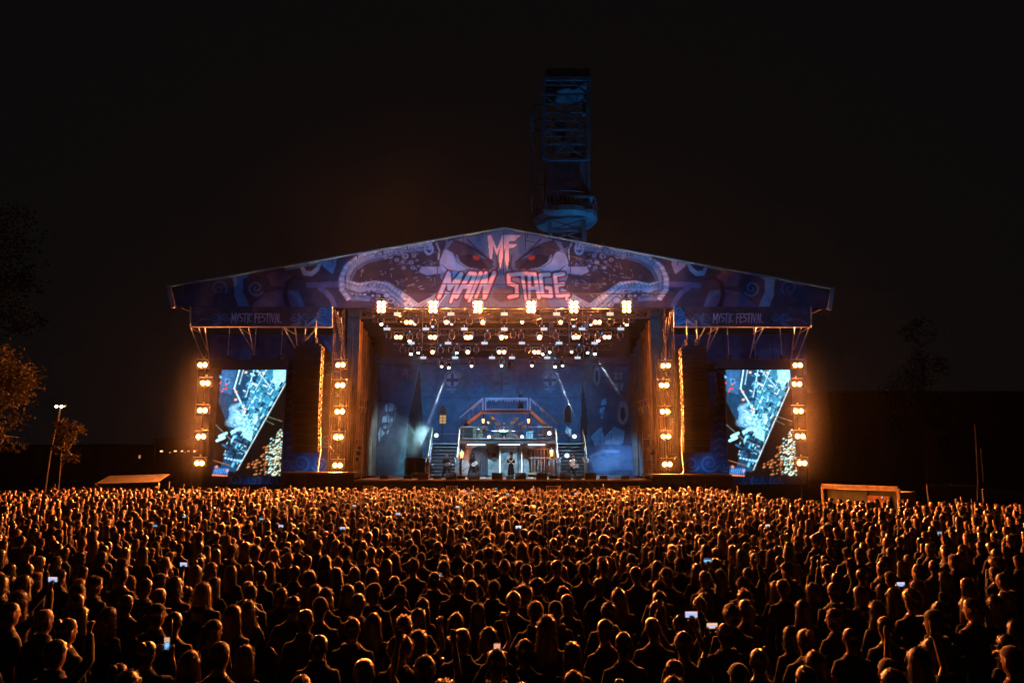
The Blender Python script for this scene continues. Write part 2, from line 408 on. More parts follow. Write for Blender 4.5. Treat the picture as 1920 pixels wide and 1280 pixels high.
        # head
        c.poly(P([(838,454),(880,442),(945,431),(945,576),(790,576),(812,552),(835,540),(826,520),(824,490)]), (0.13,0.20,0.28))
        c.poly(P([(832,470),(860,462),(884,466),(880,500),(850,520),(828,508),(824,492)]), (0.27,0.38,0.49))
        c.poly(P([(790,500),(826,500),(828,512),(800,516),(786,510)]), (0.26,0.34,0.46))
        c.poly(P([(850,452),(868,454),(884,466),(900,482),(920,488),(926,500),(916,508),(900,500),(882,500),(868,496),(858,486),(848,474),(838,468)]), (0.07,0.055,0.075))
        c.poly(P([(862,480),(880,476),(899,483),(916,502),(902,506),(884,504),(868,498)]), (0.04,0.03,0.035))
        c.ell(m(893), 483, 6.5, 4.2, (0.80,0.07,0.03), rot=0.3 if sgn < 0 else -0.3)
        for k in range(4): c.line(P([(846+k*5, 474+k*2), (852+k*5, 490+k), (866+k*5, 500+k*0.5), (886+k*4, 504)]), 1.3, (0.06,0.05,0.07) if k % 2 else pale)
        c.line(P([(848,450),(868,456),(888,466),(906,478),(924,492)]), [2,5,6,5,3], (0.05,0.04,0.06))
        c.line(P([(876,448),(890,462),(910,480)]), [3,3,2], (0.06,0.06,0.09)); c.line(P([(828,496),(840,506),(862,510)]), [1,3,1], (0.07,0.06,0.08))
        c.line(P([(930,478),(934,500),(926,512)]), [2,5,4], (0.07,0.06,0.08))
        for k in range(13):                          # combed strokes under the cheek
            c.line(P([(770+k*4, 577), (800+k*3, 562-k*0.8), (838+k*2, 541-k*0.6)]), [1.6,1.4,0.7], (0.09,0.08,0.10) if k % 2 else paler)
        c.poly(P([(868,548),(892,540),(902,560),(900,576),(860,576)]), (0.10,0.085,0.09))
        c.ell(m(939), 552, 14, 14, (0.12,0.11,0.12)); c.ell(m(922), 574, 8, 8, (0.13,0.11,0.12), ring=1.4)
        for i in range(40): c.ell(m(rr.uniform(905, 940)), rr.uniform(540, 576), 0.9, 0.9, (0.09,0.08,0.09))
    c.noise(0.16, 9, 1); c.noise(0.12, 28, 2)
    # lettering
    pink = (0.95, 0.66, 0.56); red = (0.5, 0.03, 0.02)
    for pts in ([(914,441),(921,441),(932,468),(942,441),(950,441),(944,478),(938,505),(935,482),(938,462),(932,480),(925,462),(923,486),(918,484)],
                [(945,441),(977,441),(965,452),(955,453),(955,458),(970,459),(962,465),(955,466),(954,490),(951,507),(947,488),(946,460)]):
        c.poly([(x+1.2, y+1.2) for x, y in pts], (0.05,0.05,0.07)); c.poly(pts, pink)
    sh = lambda pts, k: [(x - k*(y-511), y) for x, y in pts]
    main = {'M': [[(842,513),(842,556)],[(842,513),(855,541),(866,514),(868,566)]], 'A': [[(874,556),(882,513),(892,514),(894,556)],[(879,538),(892,537)]],
            'I': [[(902,513),(902,564)]], 'N': [[(912,558),(912,513),(926,552)],[(927,512),(928,557)]]}
    stage = {'S': [[(969,514),(953,515),(952,531),(966,536),(965,554),(950,557)]], 'T': [[(967,514),(988,513)],[(979,514),(981,563)]],
             'A': [[(988,560),(992,514),(1002,514),(1006,557)],[(992,541),(1003,540)]], 'G': [[(1029,514),(1013,516),(1013,553),(1029,555),(1029,540),(1022,539)]],
             'E': [[(1056,513),(1040,515),(1041,554),(1062,553)],[(1041,535),(1054,532)],[(1060,553),(1057,561)]]}
    for wd, k in ((main, 0.42), (stage, -0.10)):
        for (w_, col) in (((14.5, (.03,.03,.045)), (10.8, red), (7.4, pink)) if k > 0 else ((13.5, (.03,.03,.045)), (9.8, red), (6.6, pink))):
            for ch, sts in wd.items():
                for st in sts: c.line(sh(st, k), [w_*(0.62 if y > 557 else 1.0) for x, y in st], col)
    return c
prt = mat_print('printed mesh banner')
roof = thing('stage_roof', 'wide gabled stage roof with octopus banner reading MF MAIN STAGE', 'stage roof', (0, YF, 10))
gb = paint_gable()
gbo = gb.sheet('gable_banner', prt, lambda x, y: at(x, y, YF), roof, gtop, gbot, wrinkle=0.05)
pk = at(945, 429, YF); lt = at(319, 537.5, YF); rt = at(1558, 541.5, YF); lb = at(326, 574, YF); rb = at(1554, 578, YF)
blue_lit_edge = mat('blue lit eave pipe', (0.03, 0.16, 0.30), 0.6, noise=0.3, scale=2)  # blue back light on the eaves put into the pipe colour
MB().tube([lt + Vector((0,-.05,.03)), pk + Vector((0,-.05,.03))], 0.09, 8).build('eave_pipe', blue_lit_edge, roof, True)
MB().tube([rt + Vector((0,-.05,.03)), pk + Vector((0,-.05,.03))], 0.09, 8).build('eave_pipe', blue_lit_edge, roof, True)
back = Vector((0, 18, 0.6))
m_ = MB(); m_.add([lt+Vector((0,.05,0)), pk+Vector((0,.05,0)), pk+back, lt+back], [(0,1,2,3)]); m_.add([pk+Vector((0,.05,0)), rt+Vector((0,.05,0)), rt+back, pk+back], [(0,1,2,3)])
m_.build('roof_cover', mat('black roof skin', (0.02,0.02,0.022), 0.7, noise=0.2), roof)
MB().beam(lt+Vector((-.1,0,.08)), lb+Vector((0,0,-.12)), 0.22, 0.3).build('roof_end', steel, roof)
MB().beam(rt+Vector((.1,0,.08)), rb+Vector((0,0,-.12)), 0.22, 0.3).build('roof_end', steel, roof)
MB().tube([at(340,577,YF), at(362,586,YF+.5)], 0.04).build('end_stay', alu, roof); MB().tube([at(1540,580,YF), at(1520,588,YF+.5)], 0.04).build('end_stay', alu, roof)
m_ = MB().box(at(326, 575.5, YF+.1), at(1552, 579.5, YF+.4)); m_.build('gable_beam', dblack, roof)
linem = mat('dark banner line', (0.02, 0.025, 0.04), 0.8)
for a, b in (((800,532),(1132,533)),((800,551),(1250,551)),((944,434),(944,515)),((1069,462),(1070,556)),((985,450),(1070,478)),((1070,478),(1130,498)),((985,437),(985,470)),((1130,455),(1132,500)),((868,440),(872,470)),((820,470),(820,556))):
    MB().tube([at(*a, YF-.12), at(*b, YF-.12)], 0.028).build('banner_line', linem, roof)  # thin dark tubes across the banner
for a in range(340, 945, 47):
    y = gtop(a); MB().tube([at(a,y-3,YF-.06), at(a+2,y+8,YF-.12)], 0.03).build('lashing', linem, roof)
for a in range(990, 1556, 47):
    y = gtop(a); MB().tube([at(a,y-3,YF-.06), at(a-2,y+8,YF-.12)], 0.03).build('lashing', linem, roof)

# ------------------------------------------------------------------ wings: name banners, braces, scrims
SIDE = {'L': 'street lamp', 'R': 'wooden booth'}
def wing_banner(side):
    xs = (357, 623) if side == 'L' else (1264, 1521)
    t = thing('wing_banner', f'dark banner reading MYSTIC FESTIVAL on the {SIDE[side]} side of the stage', 'banner', at((xs[0]+xs[1])/2, 612, YF))
    c = Canvas(xs[0], xs[1], 575, 612, 0.75, (0.075, 0.065, 0.085))
    m = (lambda x: x) if side == 'L' else (lambda x: 357+1521-x + (0 if x < 0 else 0))
    P = lambda pts: [(m(x), y) for x, y in pts]
    bl = (0.10, 0.19, 0.30); f = -1 if side == 'L' else 1
    c.spiral(m(370), 581, 7, 1.7, 2.6, (0.10,0.12,0.2), 0.5, f); c.line(P([(366,606),(378,598),(398,600),(408,606)]), [2,4,4,2], (0.14,0.12,0.13))
    for x in (403, 553): 
        c.spiral(m(x), 594, 8, 1.6, 2.6, bl, 0.3, f); c.spiral(m(x+20), 594, 8, 1.6, 2.6, bl, 0.3, -f)
        c.line(P([(x+7,588),(x+10,596),(x+8,606),(x-4,611)]), [3,6,7,6], bl)
    c.poly(P([(570,611),(590,596),(604,578),(622,575),(622,611)]), (0.11,0.15,0.26)); c.spiral(m(604), 583, 9, 1.5, 3, (0.2,0.34,0.48), 0.4, f)
    c.line(P([(577,609),(590,601),(604,606),(610,612)]), [4,5,5,4], (0.2,0.34,0.48)); c.line(P([(596,592),(606,602),(618,610)]), [3,6,6], (0.16,0.26,0.4))
    c.line(P([(570,598),(600,576)]), 0.8, (0.03,0.03,0.05))
    x0 = 435 if side == 'L' else 1338
    c.text('MYSTIC FESTIVAL', x0, 588, 6.1, 15, (0.55,0.45,0.50), 2.1, 0.22, -0.05, 0.25)
    c.noise(0.2, 8, 5)
    c.sheet('banner_cloth', prt, lambda x, y: at(x, y, YF-.05), t, wrinkle=0.02)
    ym = YF-.05
    for a, b in (((xs[0],575),(xs[0],613)),((xs[1],575),(xs[1],613)),((xs[0],612.5),(xs[1],613))):
        MB().tube([at(*a, ym-.03), at(*b, ym-.03)], 0.055).build('frame_pipe', alu, t)
    # cantilever braces running back and down to the tower behind
    bx_ = ([(357,380),(372,388),(384,392),(448,474),(466,478),(532,556),(553,560),(596,556)] if side == 'L' else [(1517,1495),(1503,1488),(1490,1484),(1432,1410),(1418,1406),(1347,1326),(1334,1322),(1322,1300)])
    for k, (a, b) in enumerate(bx_):
        MB().tube([at(a, 613, ym), at(b, 613+ (58 if k % 2 == 0 else 44), ym+2.2)], 0.045).build('brace', alu, t)
    for k in (0, 3, 5):
        MB().tube([at(bx_[k][0], 614, ym), at(bx_[k][0]+(20 if side == 'L' else -20), 626, ym+1.2)], 0.035).build('brace', alu, t)
    return t
def lattice(t, p, q, w, n, mcol, rr=0.035, diag=0.02, depth=None, sidename='bracing'):
    """box truss between p and q as parts: four chords and one webbing of thin diagonals"""
    p, q = Vector(p), Vector(q); d = (q-p); L = d.length; d.normalize()
    u = Vector((0,0,1)) if abs(d.z) < 0.8 else Vector((1,0,0)); v = d.cross(u).normalized(); u = v.cross(d).normalized()
    h = depth or w
    cs = [(u*a*w/2 + v*b*h/2) for a, b in ((-1,-1),(1,-1),(1,1),(-1,1))]
    for c in cs: MB().tube([p+c, q+c], rr).build('chord', mcol, t)
    web = MB()
    for i in range(n):
        a = p + d*L*i/n; b = p + d*L*(i+1)/n
        for k in range(4):
            web.tube([a+cs[k], b+cs[(k+1) % 4]] if i % 2 else [a+cs[(k+1) % 4], b+cs[k]], diag, 4, False)
            web.tube([a+cs[k], a+cs[(k+1) % 4]], diag, 4, False)
    o = web.build(sidename, mcol, t); o['kind'] = 'stuff'
for s_ in 'LR': wing_banner(s_)
def roof_mast(side):
    x0, x1 = (628, 646) if side == 'L' else (1243, 1261)
    p = at((x0+x1)/2, 576, 49.6); base = Vector((p.x, 49.6, 0))
    t = thing('roof_mast', f'aluminium lattice mast carrying the roof on the {SIDE[side]} side', 'truss mast', base)
    lattice(t, base, p, 0.62, 22, mat('black mast alloy', (.03,.03,.035), .5, .3), 0.035, 0.02)
    for k in range(3):                        # raking stays seen under the gable
        s = -1 if side == 'L' else 1
        MB().tube([at((x0+x1)/2 + s*(10-6*k), 575+10*k, 49.2), at((x0+x1)/2 - s*(2+k*4), 640+24*k, 51.5)], 0.04).build('stay', alu, t)
for s_ in 'LR': roof_mast(s_)

def paint_scrim(side):
    x0, x1 = (392, 648) if side == 'L' else (1250, 1512)
    c = Canvas(x0, x1, 627, 908, 1.5, (0.07, 0.085, 0.15)); L = side == 'L'
    m = (lambda x: x) if L else (lambda x: 1890-x+6)
    bl = (0.10, 0.19, 0.34); f = -1 if L else 1
    P = lambda pts: [(m(x), y) for x, y in pts]
    c.poly(P([(410,690),(425,660),(452,650),(478,662),(490,690)]), (0.055,0.15,0.27))
    for (x, y, r) in ((536,872,13),(566,868,17),(600,870,15),(440,900,14),(475,900,16),(510,900,12),(612,826,13),(618,690,14)):
        c.ell(m(x), y, r*1.1, r, (0.06,0.13,0.25)); c.spiral(m(x), y, r, 1.8, 4, (0.12,0.30,0.46), 0.4, f)
    for y in range(700, 900, 14): c.line(P([(538,y),(548,y-5),(556,y+2)]), 3, bl)
    c.line(P([(610,640),(640,700),(630,760),(644,830)]), [8,14,12,8], bl)
    c.line(P([(628,700),(610,760),(618,820)]), [5,9,6], (0.06,0.07,0.13))
    for x in (415, 448, 484, 540, 572): c.line(P([(x,628),(x,692)]), 1.2, (0.03,0.03,0.06))
    c.noise(0.3, 10, 8); c.noise(0.25, 40, 9); return c
for s_ in 'LR':
    c = paint_scrim(s_)
    o = c.sheet('scrim', prt, lambda x, y: at(x, y, 53.0), None, wrinkle=0.12)
    tag(o, f'dark blue scroll-printed scrim behind the video screen on the {SIDE[s_]} side', 'scrim')

# ------------------------------------------------------------------ video screens
def paint_video():
    c = Canvas(0, 125, 0, 200, 1.0, (0.012, 0.008, 0.008)); rr = random.Random(4)
    def D(a, b): return (a*125, b*200)                 # unit square
    c.poly([D(.05,0),D(1,0),D(1,.11),D(.34,.96),D(.10,.93),D(.28,.66),D(.16,.50),D(.02,.30)], (0.02,0.08,0.15))
    c.poly([D(.04,0),D(.26,0),D(.20,.24),D(.02,.20)], (0.06,0.16,0.30))
    c.ell(*D(.13,.11), 5, 6, (0.20,0.33,0.48), ring=2)
    c.poly([D(.62,0),D(1,0),D(1,.11),D(.56,.70),D(.34,.58),D(.42,.34)], (0.07,0.27,0.38))
    c.poly([D(.80,0),D(1,0),D(1,.10),D(.86,.20)], (0.40,0.78,0.90))
    c.poly([D(.18,.36),D(.40,.30),D(.52,.50),D(.50,.62),D(.34,.58),D(.20,.50)], (0.09,0.24,0.40))
    c.poly([D(.40,.46),D(.60,.40),D(.54,.68),D(.36,.62)], (0.45,0.74,0.84))
    # perpendicular frame of the tilted shot
    dx, dy = -.62, .82
    for k in range(420):
        t = rr.uniform(0, 1); w = rr.uniform(-0.42, -0.02)
        x = 1 - t*.62 + w*(1-t*.55)*1.2; y = .11 + t*.82 + w*.34
        if not (0.02 < x < 1 and 0 < y < .93): continue
        L = rr.uniform(2, 9); a = math.atan2(dy*200, dx*125) + (math.pi/2 if rr.random() < .45 else 0)
        p = D(x, y); q = (p[0]+L*math.cos(a), p[1]+L*math.sin(a))
        b = rr.choice([(0.005,0.012,0.022),(0.01,0.03,0.06),(0.02,0.07,0.13),(0.45,0.85,0.98),(0.16,0.50,0.66),(0.85,0.97,1.0),(0.05,0.20,0.34),(0.08,0.33,0.48)])
        if y > .66 and rr.random() < .5: b = (0.01,0.02,0.03)
        c.line([p, q], rr.choice([1,1.2,1.6,2,3.4]), b)
    for a, b, w in ((( .30,0),(.24,.18),2.4),((.24,.18),(.36,.32),2.2),((.36,0),(.31,.14),1.2),((.52,0),(.42,.26),1.4),((.56,0),(.78,.17),1.6),((.70,.0),(.55,.2),1.2),((.86,.02),(.74,.2),1.0)):
        c.line([D(*a), D(*b)], w, (0.72,0.86,0.92))
    for k in range(9):                                  # wedges along the stage lip
        t = k/9+.04; c.poly([D(.96-t*.62,.13+t*.80), D(1.0-t*.62,.155+t*.80), D(.96-t*.62,.20+t*.80), D(.92-t*.62,.175+t*.80)], (0.01,0.01,0.014))
    c.line([D(1.0,.13), D(.36,.94)], 1.6, (0.75,0.78,0.76))
    for k in range(8): c.ell(rr.uniform(2,16), rr.uniform(8,46), 1.5, 2, rr.choice([(1.0,.10,.03),(.6,1,1),(.1,.4,.8)]))
    for x, y in ((.27,.21),(.27,.285),(.40,.025),(.66,.03),(.42,.37)): c.ell(*D(x,y), 3, 2.4, (1.0,.35,.16)); c.ell(*D(x,y), 1.4, 1.2, (1,.85,.75))
    for x, y in ((.12,.62),(.09,.66),(.30,.58)): c.line([D(x-.05,y+.01), D(x+.05,y-.02)], 5, (.55,.95,.95))
    c.line([D(.0,.52), D(.26,.67), D(.44,.71)], 1.2, (.30,.30,.30)); c.line([D(.0,.85),D(.26,.90)], 1.2, (.5,.2,.1))
    c.poly([D(.02,.90),D(.26,.93),D(.22,1),D(.0,.98)], (.03,.10,.22)); c.line([D(.0,.985),D(.22,.995)], 2.4, (1,.28,.08))
    for x, y in ((.06,.91),(.22,.945)): c.ell(*D(x,y), 2.4, 2.6, (1,.25,.15))
    for k in range(7): c.line([D(.05+k*.03,.93), D(.03+k*.03,.97)], 1.5, (.15,.4,.8))
    for k in range(6): c.ell(*D(.18+k*.045,.83+.006*k), 2.6, 2.2, (.25,.5,.75)); c.ell(*D(.18+k*.045,.83+.006*k), 1, 1, (.9,1,1))
    for k in range(330):                                # front rows of the crowd
        x = 1 - abs(rr.gauss(0, .26)); y = rr.uniform(.52, .99)
        if x < .93-(y-.13)*.80+.10 or y < .50+(1-x)*.75+rr.uniform(0,.12): continue
        a = rr.uniform(1.0, 2.7); far = (1-x) > .22
        col = rr.choice([(.9,.32,.12),(.55,.14,.05),(.7,.3,.12)]) if far else rr.choice([(.95,.85,.6),(.8,.9,.8),(.35,.65,.65),(.9,.55,.25),(.75,.8,.7)])
        c.ell(x*125, y*200, a, a*.8, col, rot=-0.5); c.ell(x*125+.6, y*200+1.4, a*.75, a*.6, (.05,.03,.02), rot=-.5)
    c.line([D(.74,.44), D(.98,.49)], 1, (.3,.27,.18)); c.line([D(.70,.47), D(.86,.52)], 1, (.3,.27,.18))
    for x, y, rx, ry, al in ((.30,.44,16,12,.55),(.38,.52,14,14,.5),(.26,.36,12,8,.4),(.48,.60,12,9,.45),(.20,.50,9,8,.35),(.90,.06,14,12,.4)):
        for q in (1.0,.75,.5): c.ell(x*125, y*200, rx*q, ry*q, (.55,.80,.92), alpha=al*.4, rot=-.6)
    b = c.c.copy(); b[1:-1,1:-1] = (2*c.c[1:-1,1:-1]+c.c[:-2,1:-1]+c.c[2:,1:-1]+c.c[1:-1,:-2]+c.c[1:-1,2:])/6; c.c = b
    c.noise(0.3, 3, 3); c.c = np.clip(c.c, 0, 1)**1.3*np.array([.8, 1.05, 1.15]); return c
vid = paint_video(); vmat = mat_print('lit video panel', 0.4, emit=1.9)
YS = 50.6
def video_screen(side):
    a, b = (at(411.5, 693, YS), at(537, 893, YS)) if side == 'L' else (at(1356.5, 693, YS), at(1481.5, 893, YS))
    if side == 'L': b.x = at(525.5, 893, YS).x
    else: a.x = at(1357, 693, YS).x
    base = Vector(((a.x+b.x)/2, YS, b.z))
    t = thing('video_screen', f'tall lit video screen on the {SIDE[side]} side showing the stage tilted', 'video screen', base)
    w = 125*YS*_c/FPX*1.0
    x0 = at(411.5 if side == 'L' else 1356.5, 693, YS).x; x1 = at(537 if side == 'L' else 1481.5, 693, YS).x
    vid.sheet('screen_image', vmat, lambda u, v: Vector((x0 + (x1-x0)*u/125, YS, a.z + (b.z-a.z)*v/200)), t)
    for i in range(4):                                  # cabinets behind the picture
        for j in range(6):
            MB().box((x0+(x1-x0)*i/4+.01, YS+.02, b.z+(a.z-b.z)*j/6+.01), (x0+(x1-x0)*(i+1)/4-.01, YS+.16, b.z+(a.z-b.z)*(j+1)/6-.01)).build('panel_cabinet', dblack, t)
    for zz in (a.z, ): MB().box((x0-.6, YS-.1, zz+.08), (x1+.1, YS+.3, zz+.75)).build('header_truss_cover', black, t)
    for k in range(3):
        xx = x0+(x1-x0)*(.1+.4*k); MB().disc_cyl((xx, YS+.1, a.z+.75), (0,0,1), .22, .34, 10).build('chain_motor', dblack, t)
        MB().tube([(xx, YS+.1, a.z+1.09), (xx, YS+.1, at(480,613,YS).z)], 0.025).build('hoist_chain', steel, t)
for s_ in 'LR': video_screen(s_)

# ------------------------------------------------------------------ line arrays
def line_array(side):
    L = side == 'L'; Y = 48.5
    x0, x1 = (553.5, 603) if L else (1277, 1325)
    top = at(x0, 648 if L else 652, Y).z; bot = at(x0, 848, Y).z; n = 16
    xa, xb = ax(x0, Y, top), ax(x1, Y, top); cx = (xa+xb)/2; hw = (xb-xa)/2
    t = thing('line_array', f'black hanging speaker array on the {SIDE[side]} side of the stage opening', 'speaker array', (cx, Y, bot))
    h = (top-bot)/n; cab = mat('black speaker cabinet', (0.007,0.0065,0.006), 0.6, noise=0.2, scale=8, bump=0.3)
    side_m = mat('worn cabinet cheek', (0.03,0.027,0.025), 0.95, noise=0.3, scale=9, spec=.1)
    grille = mat('black speaker grille', (0.006,0.006,0.006), 0.7, noise=0.4, scale=60, bump=0.4)
    y0 = Y; s = 1 if L else -1
    for i in range(n):
        z1 = top - i*h; z0 = z1 - h*.985; yy = y0 + (max(0, i-9)**2)*0.012
        MB().prism([(cx-hw, z0+.02), (cx+hw, z0+.02), (cx+hw, z1), (cx-hw, z1)], yy, yy+.8).build('cabinet', cab, t)
        MB().box((cx-hw+.06, yy-.025, z0+.05), (cx+hw-.06, yy-.002, z1-.03)).build('grille', grille, t)
        MB().box((cx+s*(hw+.002), yy+.12, z0+.16), (cx+s*(hw+.09), yy+.50, z1-.16)).build('rigging_cheek', side_m, t)
        MB().box((cx+s*(hw+.09), yy+.15, z0+.2), (cx+s*(hw+.115), yy+.35, z1-.2)).build('handle', mat('scuffed handle', (.09,.085,.08), .9, spec=.1), t)
    MB().box((cx-hw*.8, Y+.1, top+.02), (cx+hw*.8, Y+.7, top+.2)).build('bumper_frame', dblack, t)
    for k in (-.4, .4):
        MB().disc_cyl((cx+k*hw, Y+.35, top+.2), (0,0,1), .2, .45, 10).build('chain_motor', dblack, t)
        MB().tube([(cx+k*hw, Y+.35, top+.65), (cx+k*hw, Y+.35, at(600,600,Y).z)], .03).build('hoist_chain', steel, t)
    cable = MB().tube([(cx+s*(hw+.12), Y+.3, bot+1.6), (cx+s*(hw+.18), Y+.3, bot), (cx+s*(hw+.05 if L else hw+.1), Y+.3, 2.9), (cx+s*(hw+.3), Y+.2, 2.6)], .04, 6)
    cable.build('multicore_cable', mat('grey cable', (0.3,0.27,0.24), .6), t)
for s_ in 'LR': line_array(s_)

# ------------------------------------------------------------------ stage platforms
def platform(name, label, x0, x1, y0, y1, z, dm, n):
    t = thing(name, label, 'stage platform', ((x0+x1)/2, (y0+y1)/2, 0))
    MB().box((x0, y0, z-.12), (x1, y1, z)).build('deck', dm, t)
    for i in range(n):                                   # skirt in drops
        a = x0+(x1-x0)*i/n; b = x0+(x1-x0)*(i+1)/n
        m = MB(); k = 6
        pts = [(a+.01+(b-a-.02)*j/k, y0-.02-(0.02 if j % 2 else 0)) for j in range(k+1)]
        m.add([(x, y, 0.02) for x, y in pts]+[(x, y, z-.125) for x, y in pts], [(j, j+1, j+k+2, j+k+1) for j in range(k)])
        m.build('skirt_drop', skirt, t)
    MB().box((x0, y0-.05, z-.1), (x1, y0-.045+.04, z-.02)).build('edge_trim', mat('scuffed stage edge', (.10,.095,.08), .6, noise=.4, scale=3), t)
    return t
XL, XR = ax(664, 50, DECK), ax(1222, 50, DECK)
platform('main_stage', 'broad main stage with pale worn deck and black skirt', XL, XR, 50.0, 64.5, DECK, deckm, 12)
zl = at(600, 885, 48.3).z
platform('wing_platform', 'black wing platform under the speaker array on the street lamp side', ax(527, 48.3, 2.4), ax(664.5, 48.3, 2.4), 48.3, 52.5, zl, black, 3)
platform('wing_platform', 'black wing platform under the speaker array on the wooden booth side', ax(1222.5, 48.3, 2.4), ax(1372, 48.3, 2.4), 48.3, 52.5, at(1300,889,48.3).z, black, 3)

for x, py, tx, ty in ((592, 884, 575, 868), (1318, 888, 1335, 872)):      # blue uplights on the scrim behind the arrays
    spot('scrim_uplight', at(x, py, 51.3)+Vector((0,0,.25)), at(tx, ty, 53), 70, (.0,.36,1.0), 120, 1.0, .1)
for x, tx in ((470, 470), (1425, 1425)):
    spot('scrim_uplight', (ax(x,52.2,1), 52.2, .4), at(tx, 905, 53), 55, (.0,.36,1.0), 130, 1.0, .1)

# ================================================================== LIGHTING RIG
LAMPS = []
def blinder_proto():
    t = thing('blinder', 'x', 'stage light')
    MB().box((-.46,-.02,-.27),(.46,.22,.27)).build('housing', dblack, t)
    for s in (-1, 1):
        MB().tube([(s*.5,.1,.42),(s*.5,.1,-.02),(s*.44,.1,-.02)], .022).build('yoke_arm', dblack, t)
        lamp_unit(t, (s*.18,-.022,0), .145, LAMP, 1.0)
    MB().tube([(-.5,.1,.42),(.5,.1,.42)], .022).build('yoke_bar', alu, t)
    MB().box((-.05,.06,.42),(.05,.14,.60)).build('hook_clamp', alu, t)
    return t
def place(proto, used, loc, label, rot=(0,0,0), scale=(1,1,1), group=None):
    o = proto if not used else copy_tree(proto)
    used.append(1); o.location = loc; o.rotation_euler = rot; o.scale = scale; o['label'] = label
    if group: o['group'] = group
    return o
BL = blinder_proto(); used = []
ORD = ['topmost', 'second from the top', 'third from the top', 'fourth from the top', 'lowest']
for nm, who, pts in (('outer', 'outside the screen on street lamp side', [(380,684),(385,718),(380,769),(377,818),(374,868)]),
                ('inner', 'beside the array on street lamp side', [(638.5,684),(638,722),(637,771.5),(634.5,819),(633,872)]),
                ('inner', 'beside the array on wooden booth side', [(1248,685.5),(1245,722),(1247,771.5),(1248.5,818),(1251,870)]),
                ('outer', 'outside the screen on wooden booth side', [(1495.5,684.5),(1494,720),(1497,770.5),(1500,817.5),(1503.5,868)])):
    Y = 49.2
    for k, p in enumerate(pts):
        place(BL, used, at(*p, Y), f'amber twin blinder, {ORD[k]} {who}', (R(4),0,random.uniform(-.05,.05)), group='amber blinders on the poles')
    a = at(pts[0][0], pts[0][1]-30, Y+.25); b = at(pts[4][0], pts[4][1]+40, Y+.25); b.x = a.x*.2+b.x*.8 if False else b.x; b.z = 0
    t = thing('lamp_pole', f'thin twin-pipe pole of blinders {who}', 'light pole', (b.x, b.y, 0))
    for dx in (-.28, .28): MB().tube([a+Vector((dx,0,0)), Vector((b.x*.5+a.x*.5+dx, b.y, 0))], .022).build('pipe', dblack, t)

# big blinders under the gable
def tall_blinder():
    t = thing('tall_blinder', 'x', 'stage light')
    MB().box((-.33,0,-.46),(.33,.2,.46)).build('housing', dblack, t)
    for s in (-1, 1):
        for k in (-1, 0, 1):
            lamp_unit(t, (s*.165,-.002,k*.29), .12, LAMP, 1.8)
        MB().tube([(s*.38,.1,.6),(s*.38,.1,0)], .022).build('yoke_arm', alu, t)
    MB().tube([(-.38,.1,.6),(.38,.1,.6)], .022).build('yoke_bar', alu, t)
    return t
TB = tall_blinder(); used = []
for k, x in enumerate((715, 812, 896, 996, 1076, 1175)):
    place(TB, used, at(x, 575, YF-.35), f'lit six-lamp amber blinder under the gable banner, {["first","second","third","fourth","fifth","last"][k]} from the street lamp side', (R(3),0,0), group='amber blinders under the gable banner')

# trusses of the flown rig
ROWS = [(50.2, 589), (52.2, 597), (55.0, 622), (58.0, 650), (61.0, 676)]
for k, (Y, py) in enumerate(ROWS):
    x0, x1 = [(655,1238),(700,1190),(722,1170),(738,1150),(690,1195)][k]
    p, q = at(x0, py, Y), at(x1, py, Y)
    t = thing('rig_truss', ['front lighting truss with blue studs just behind the gable beam', 'second lighting truss of the flown rig', 'third lighting truss of the flown rig', 'fourth lighting truss of the flown rig', 'rear lighting truss just above the blue backdrop'][k], 'truss', p)
    lattice(t, p, q, .52, 26, mat('dark truss', (.07,.065,.06), .7, spec=.3), .03, .018)
    for j in range(2):
        xx = p.x+(q.x-p.x)*(.2+.6*j); MB().tube([(xx, Y, p.z+.26), (xx, Y, p.z+5.5)], .02).build('hoist_chain', steel, t)

# moving heads: base, two yoke arms, barrel and lens
def mover_proto(lens):
    t = thing('moving_head', 'x', 'stage light')
    MB().box((-.19,-.15,.02),(.19,.15,.16)).build('base', dblack, t)
    MB().box((-.05,-.04,.16),(.05,.04,.3)).build('hook_clamp', alu, t)
    for s in (-1, 1):
        MB().tube([(s*.17,0,.02),(s*.24,0,-.10),(s*.23,0,-.34),(s*.16,0,-.40)], [.035,.04,.035,.03], 6, flat=.8).build('yoke_arm', alu, t)
    hd = MB(); hd.tube([(0,.12,-.10),(0,.05,-.22),(0,-.08,-.44),(0,-.14,-.54)], [.09,.15,.16,.13], 12); hd.build('head', dblack, t, True)
    ln = MB(); ln.tube([(0,-.142,-.543),(0,-.165,-.58)], [.115,.08], 12); ln.build('lens', lens, t, True)
    return t
lens_off = mat('dark lens glass', (.02,.025,.03), .08, spec=.9)
lens_blue = glow('blue lens glass', (.25,.55,1.0), 3.0)
lens_green = glow('greenish white lens glass', (.80,1.0,.72), 14.0)
lens_white = glow('white lens glass', (.85,.95,1.0), 40.0)
MV = {k: (mover_proto(m), []) for k, m in (('off', lens_off), ('blue', lens_blue), ('green', lens_green), ('white', lens_white))}
WORD = {'off': 'unlit', 'blue': 'blue-lensed', 'green': 'greenish white lit', 'white': 'white beam'}
TR = ['', 'second', 'third', 'fourth', 'rear']
cnt = {}
def mover(kind, px, py, row, yaw=0, tilt=0, beam=None):
    Y = ROWS[row][0]-.3; p = at(px, py, Y) + Vector((0, 0, .40))
    cnt[(kind, row)] = cnt.get((kind, row), 0) + 1
    pr, us = MV[kind]
    o = place(pr, us, p, f'{WORD[kind]} moving head light hanging from the {TR[row]} rig truss', (R(tilt),0,R(yaw)), group=f'{WORD[kind]} moving heads on the {TR[row]} truss')
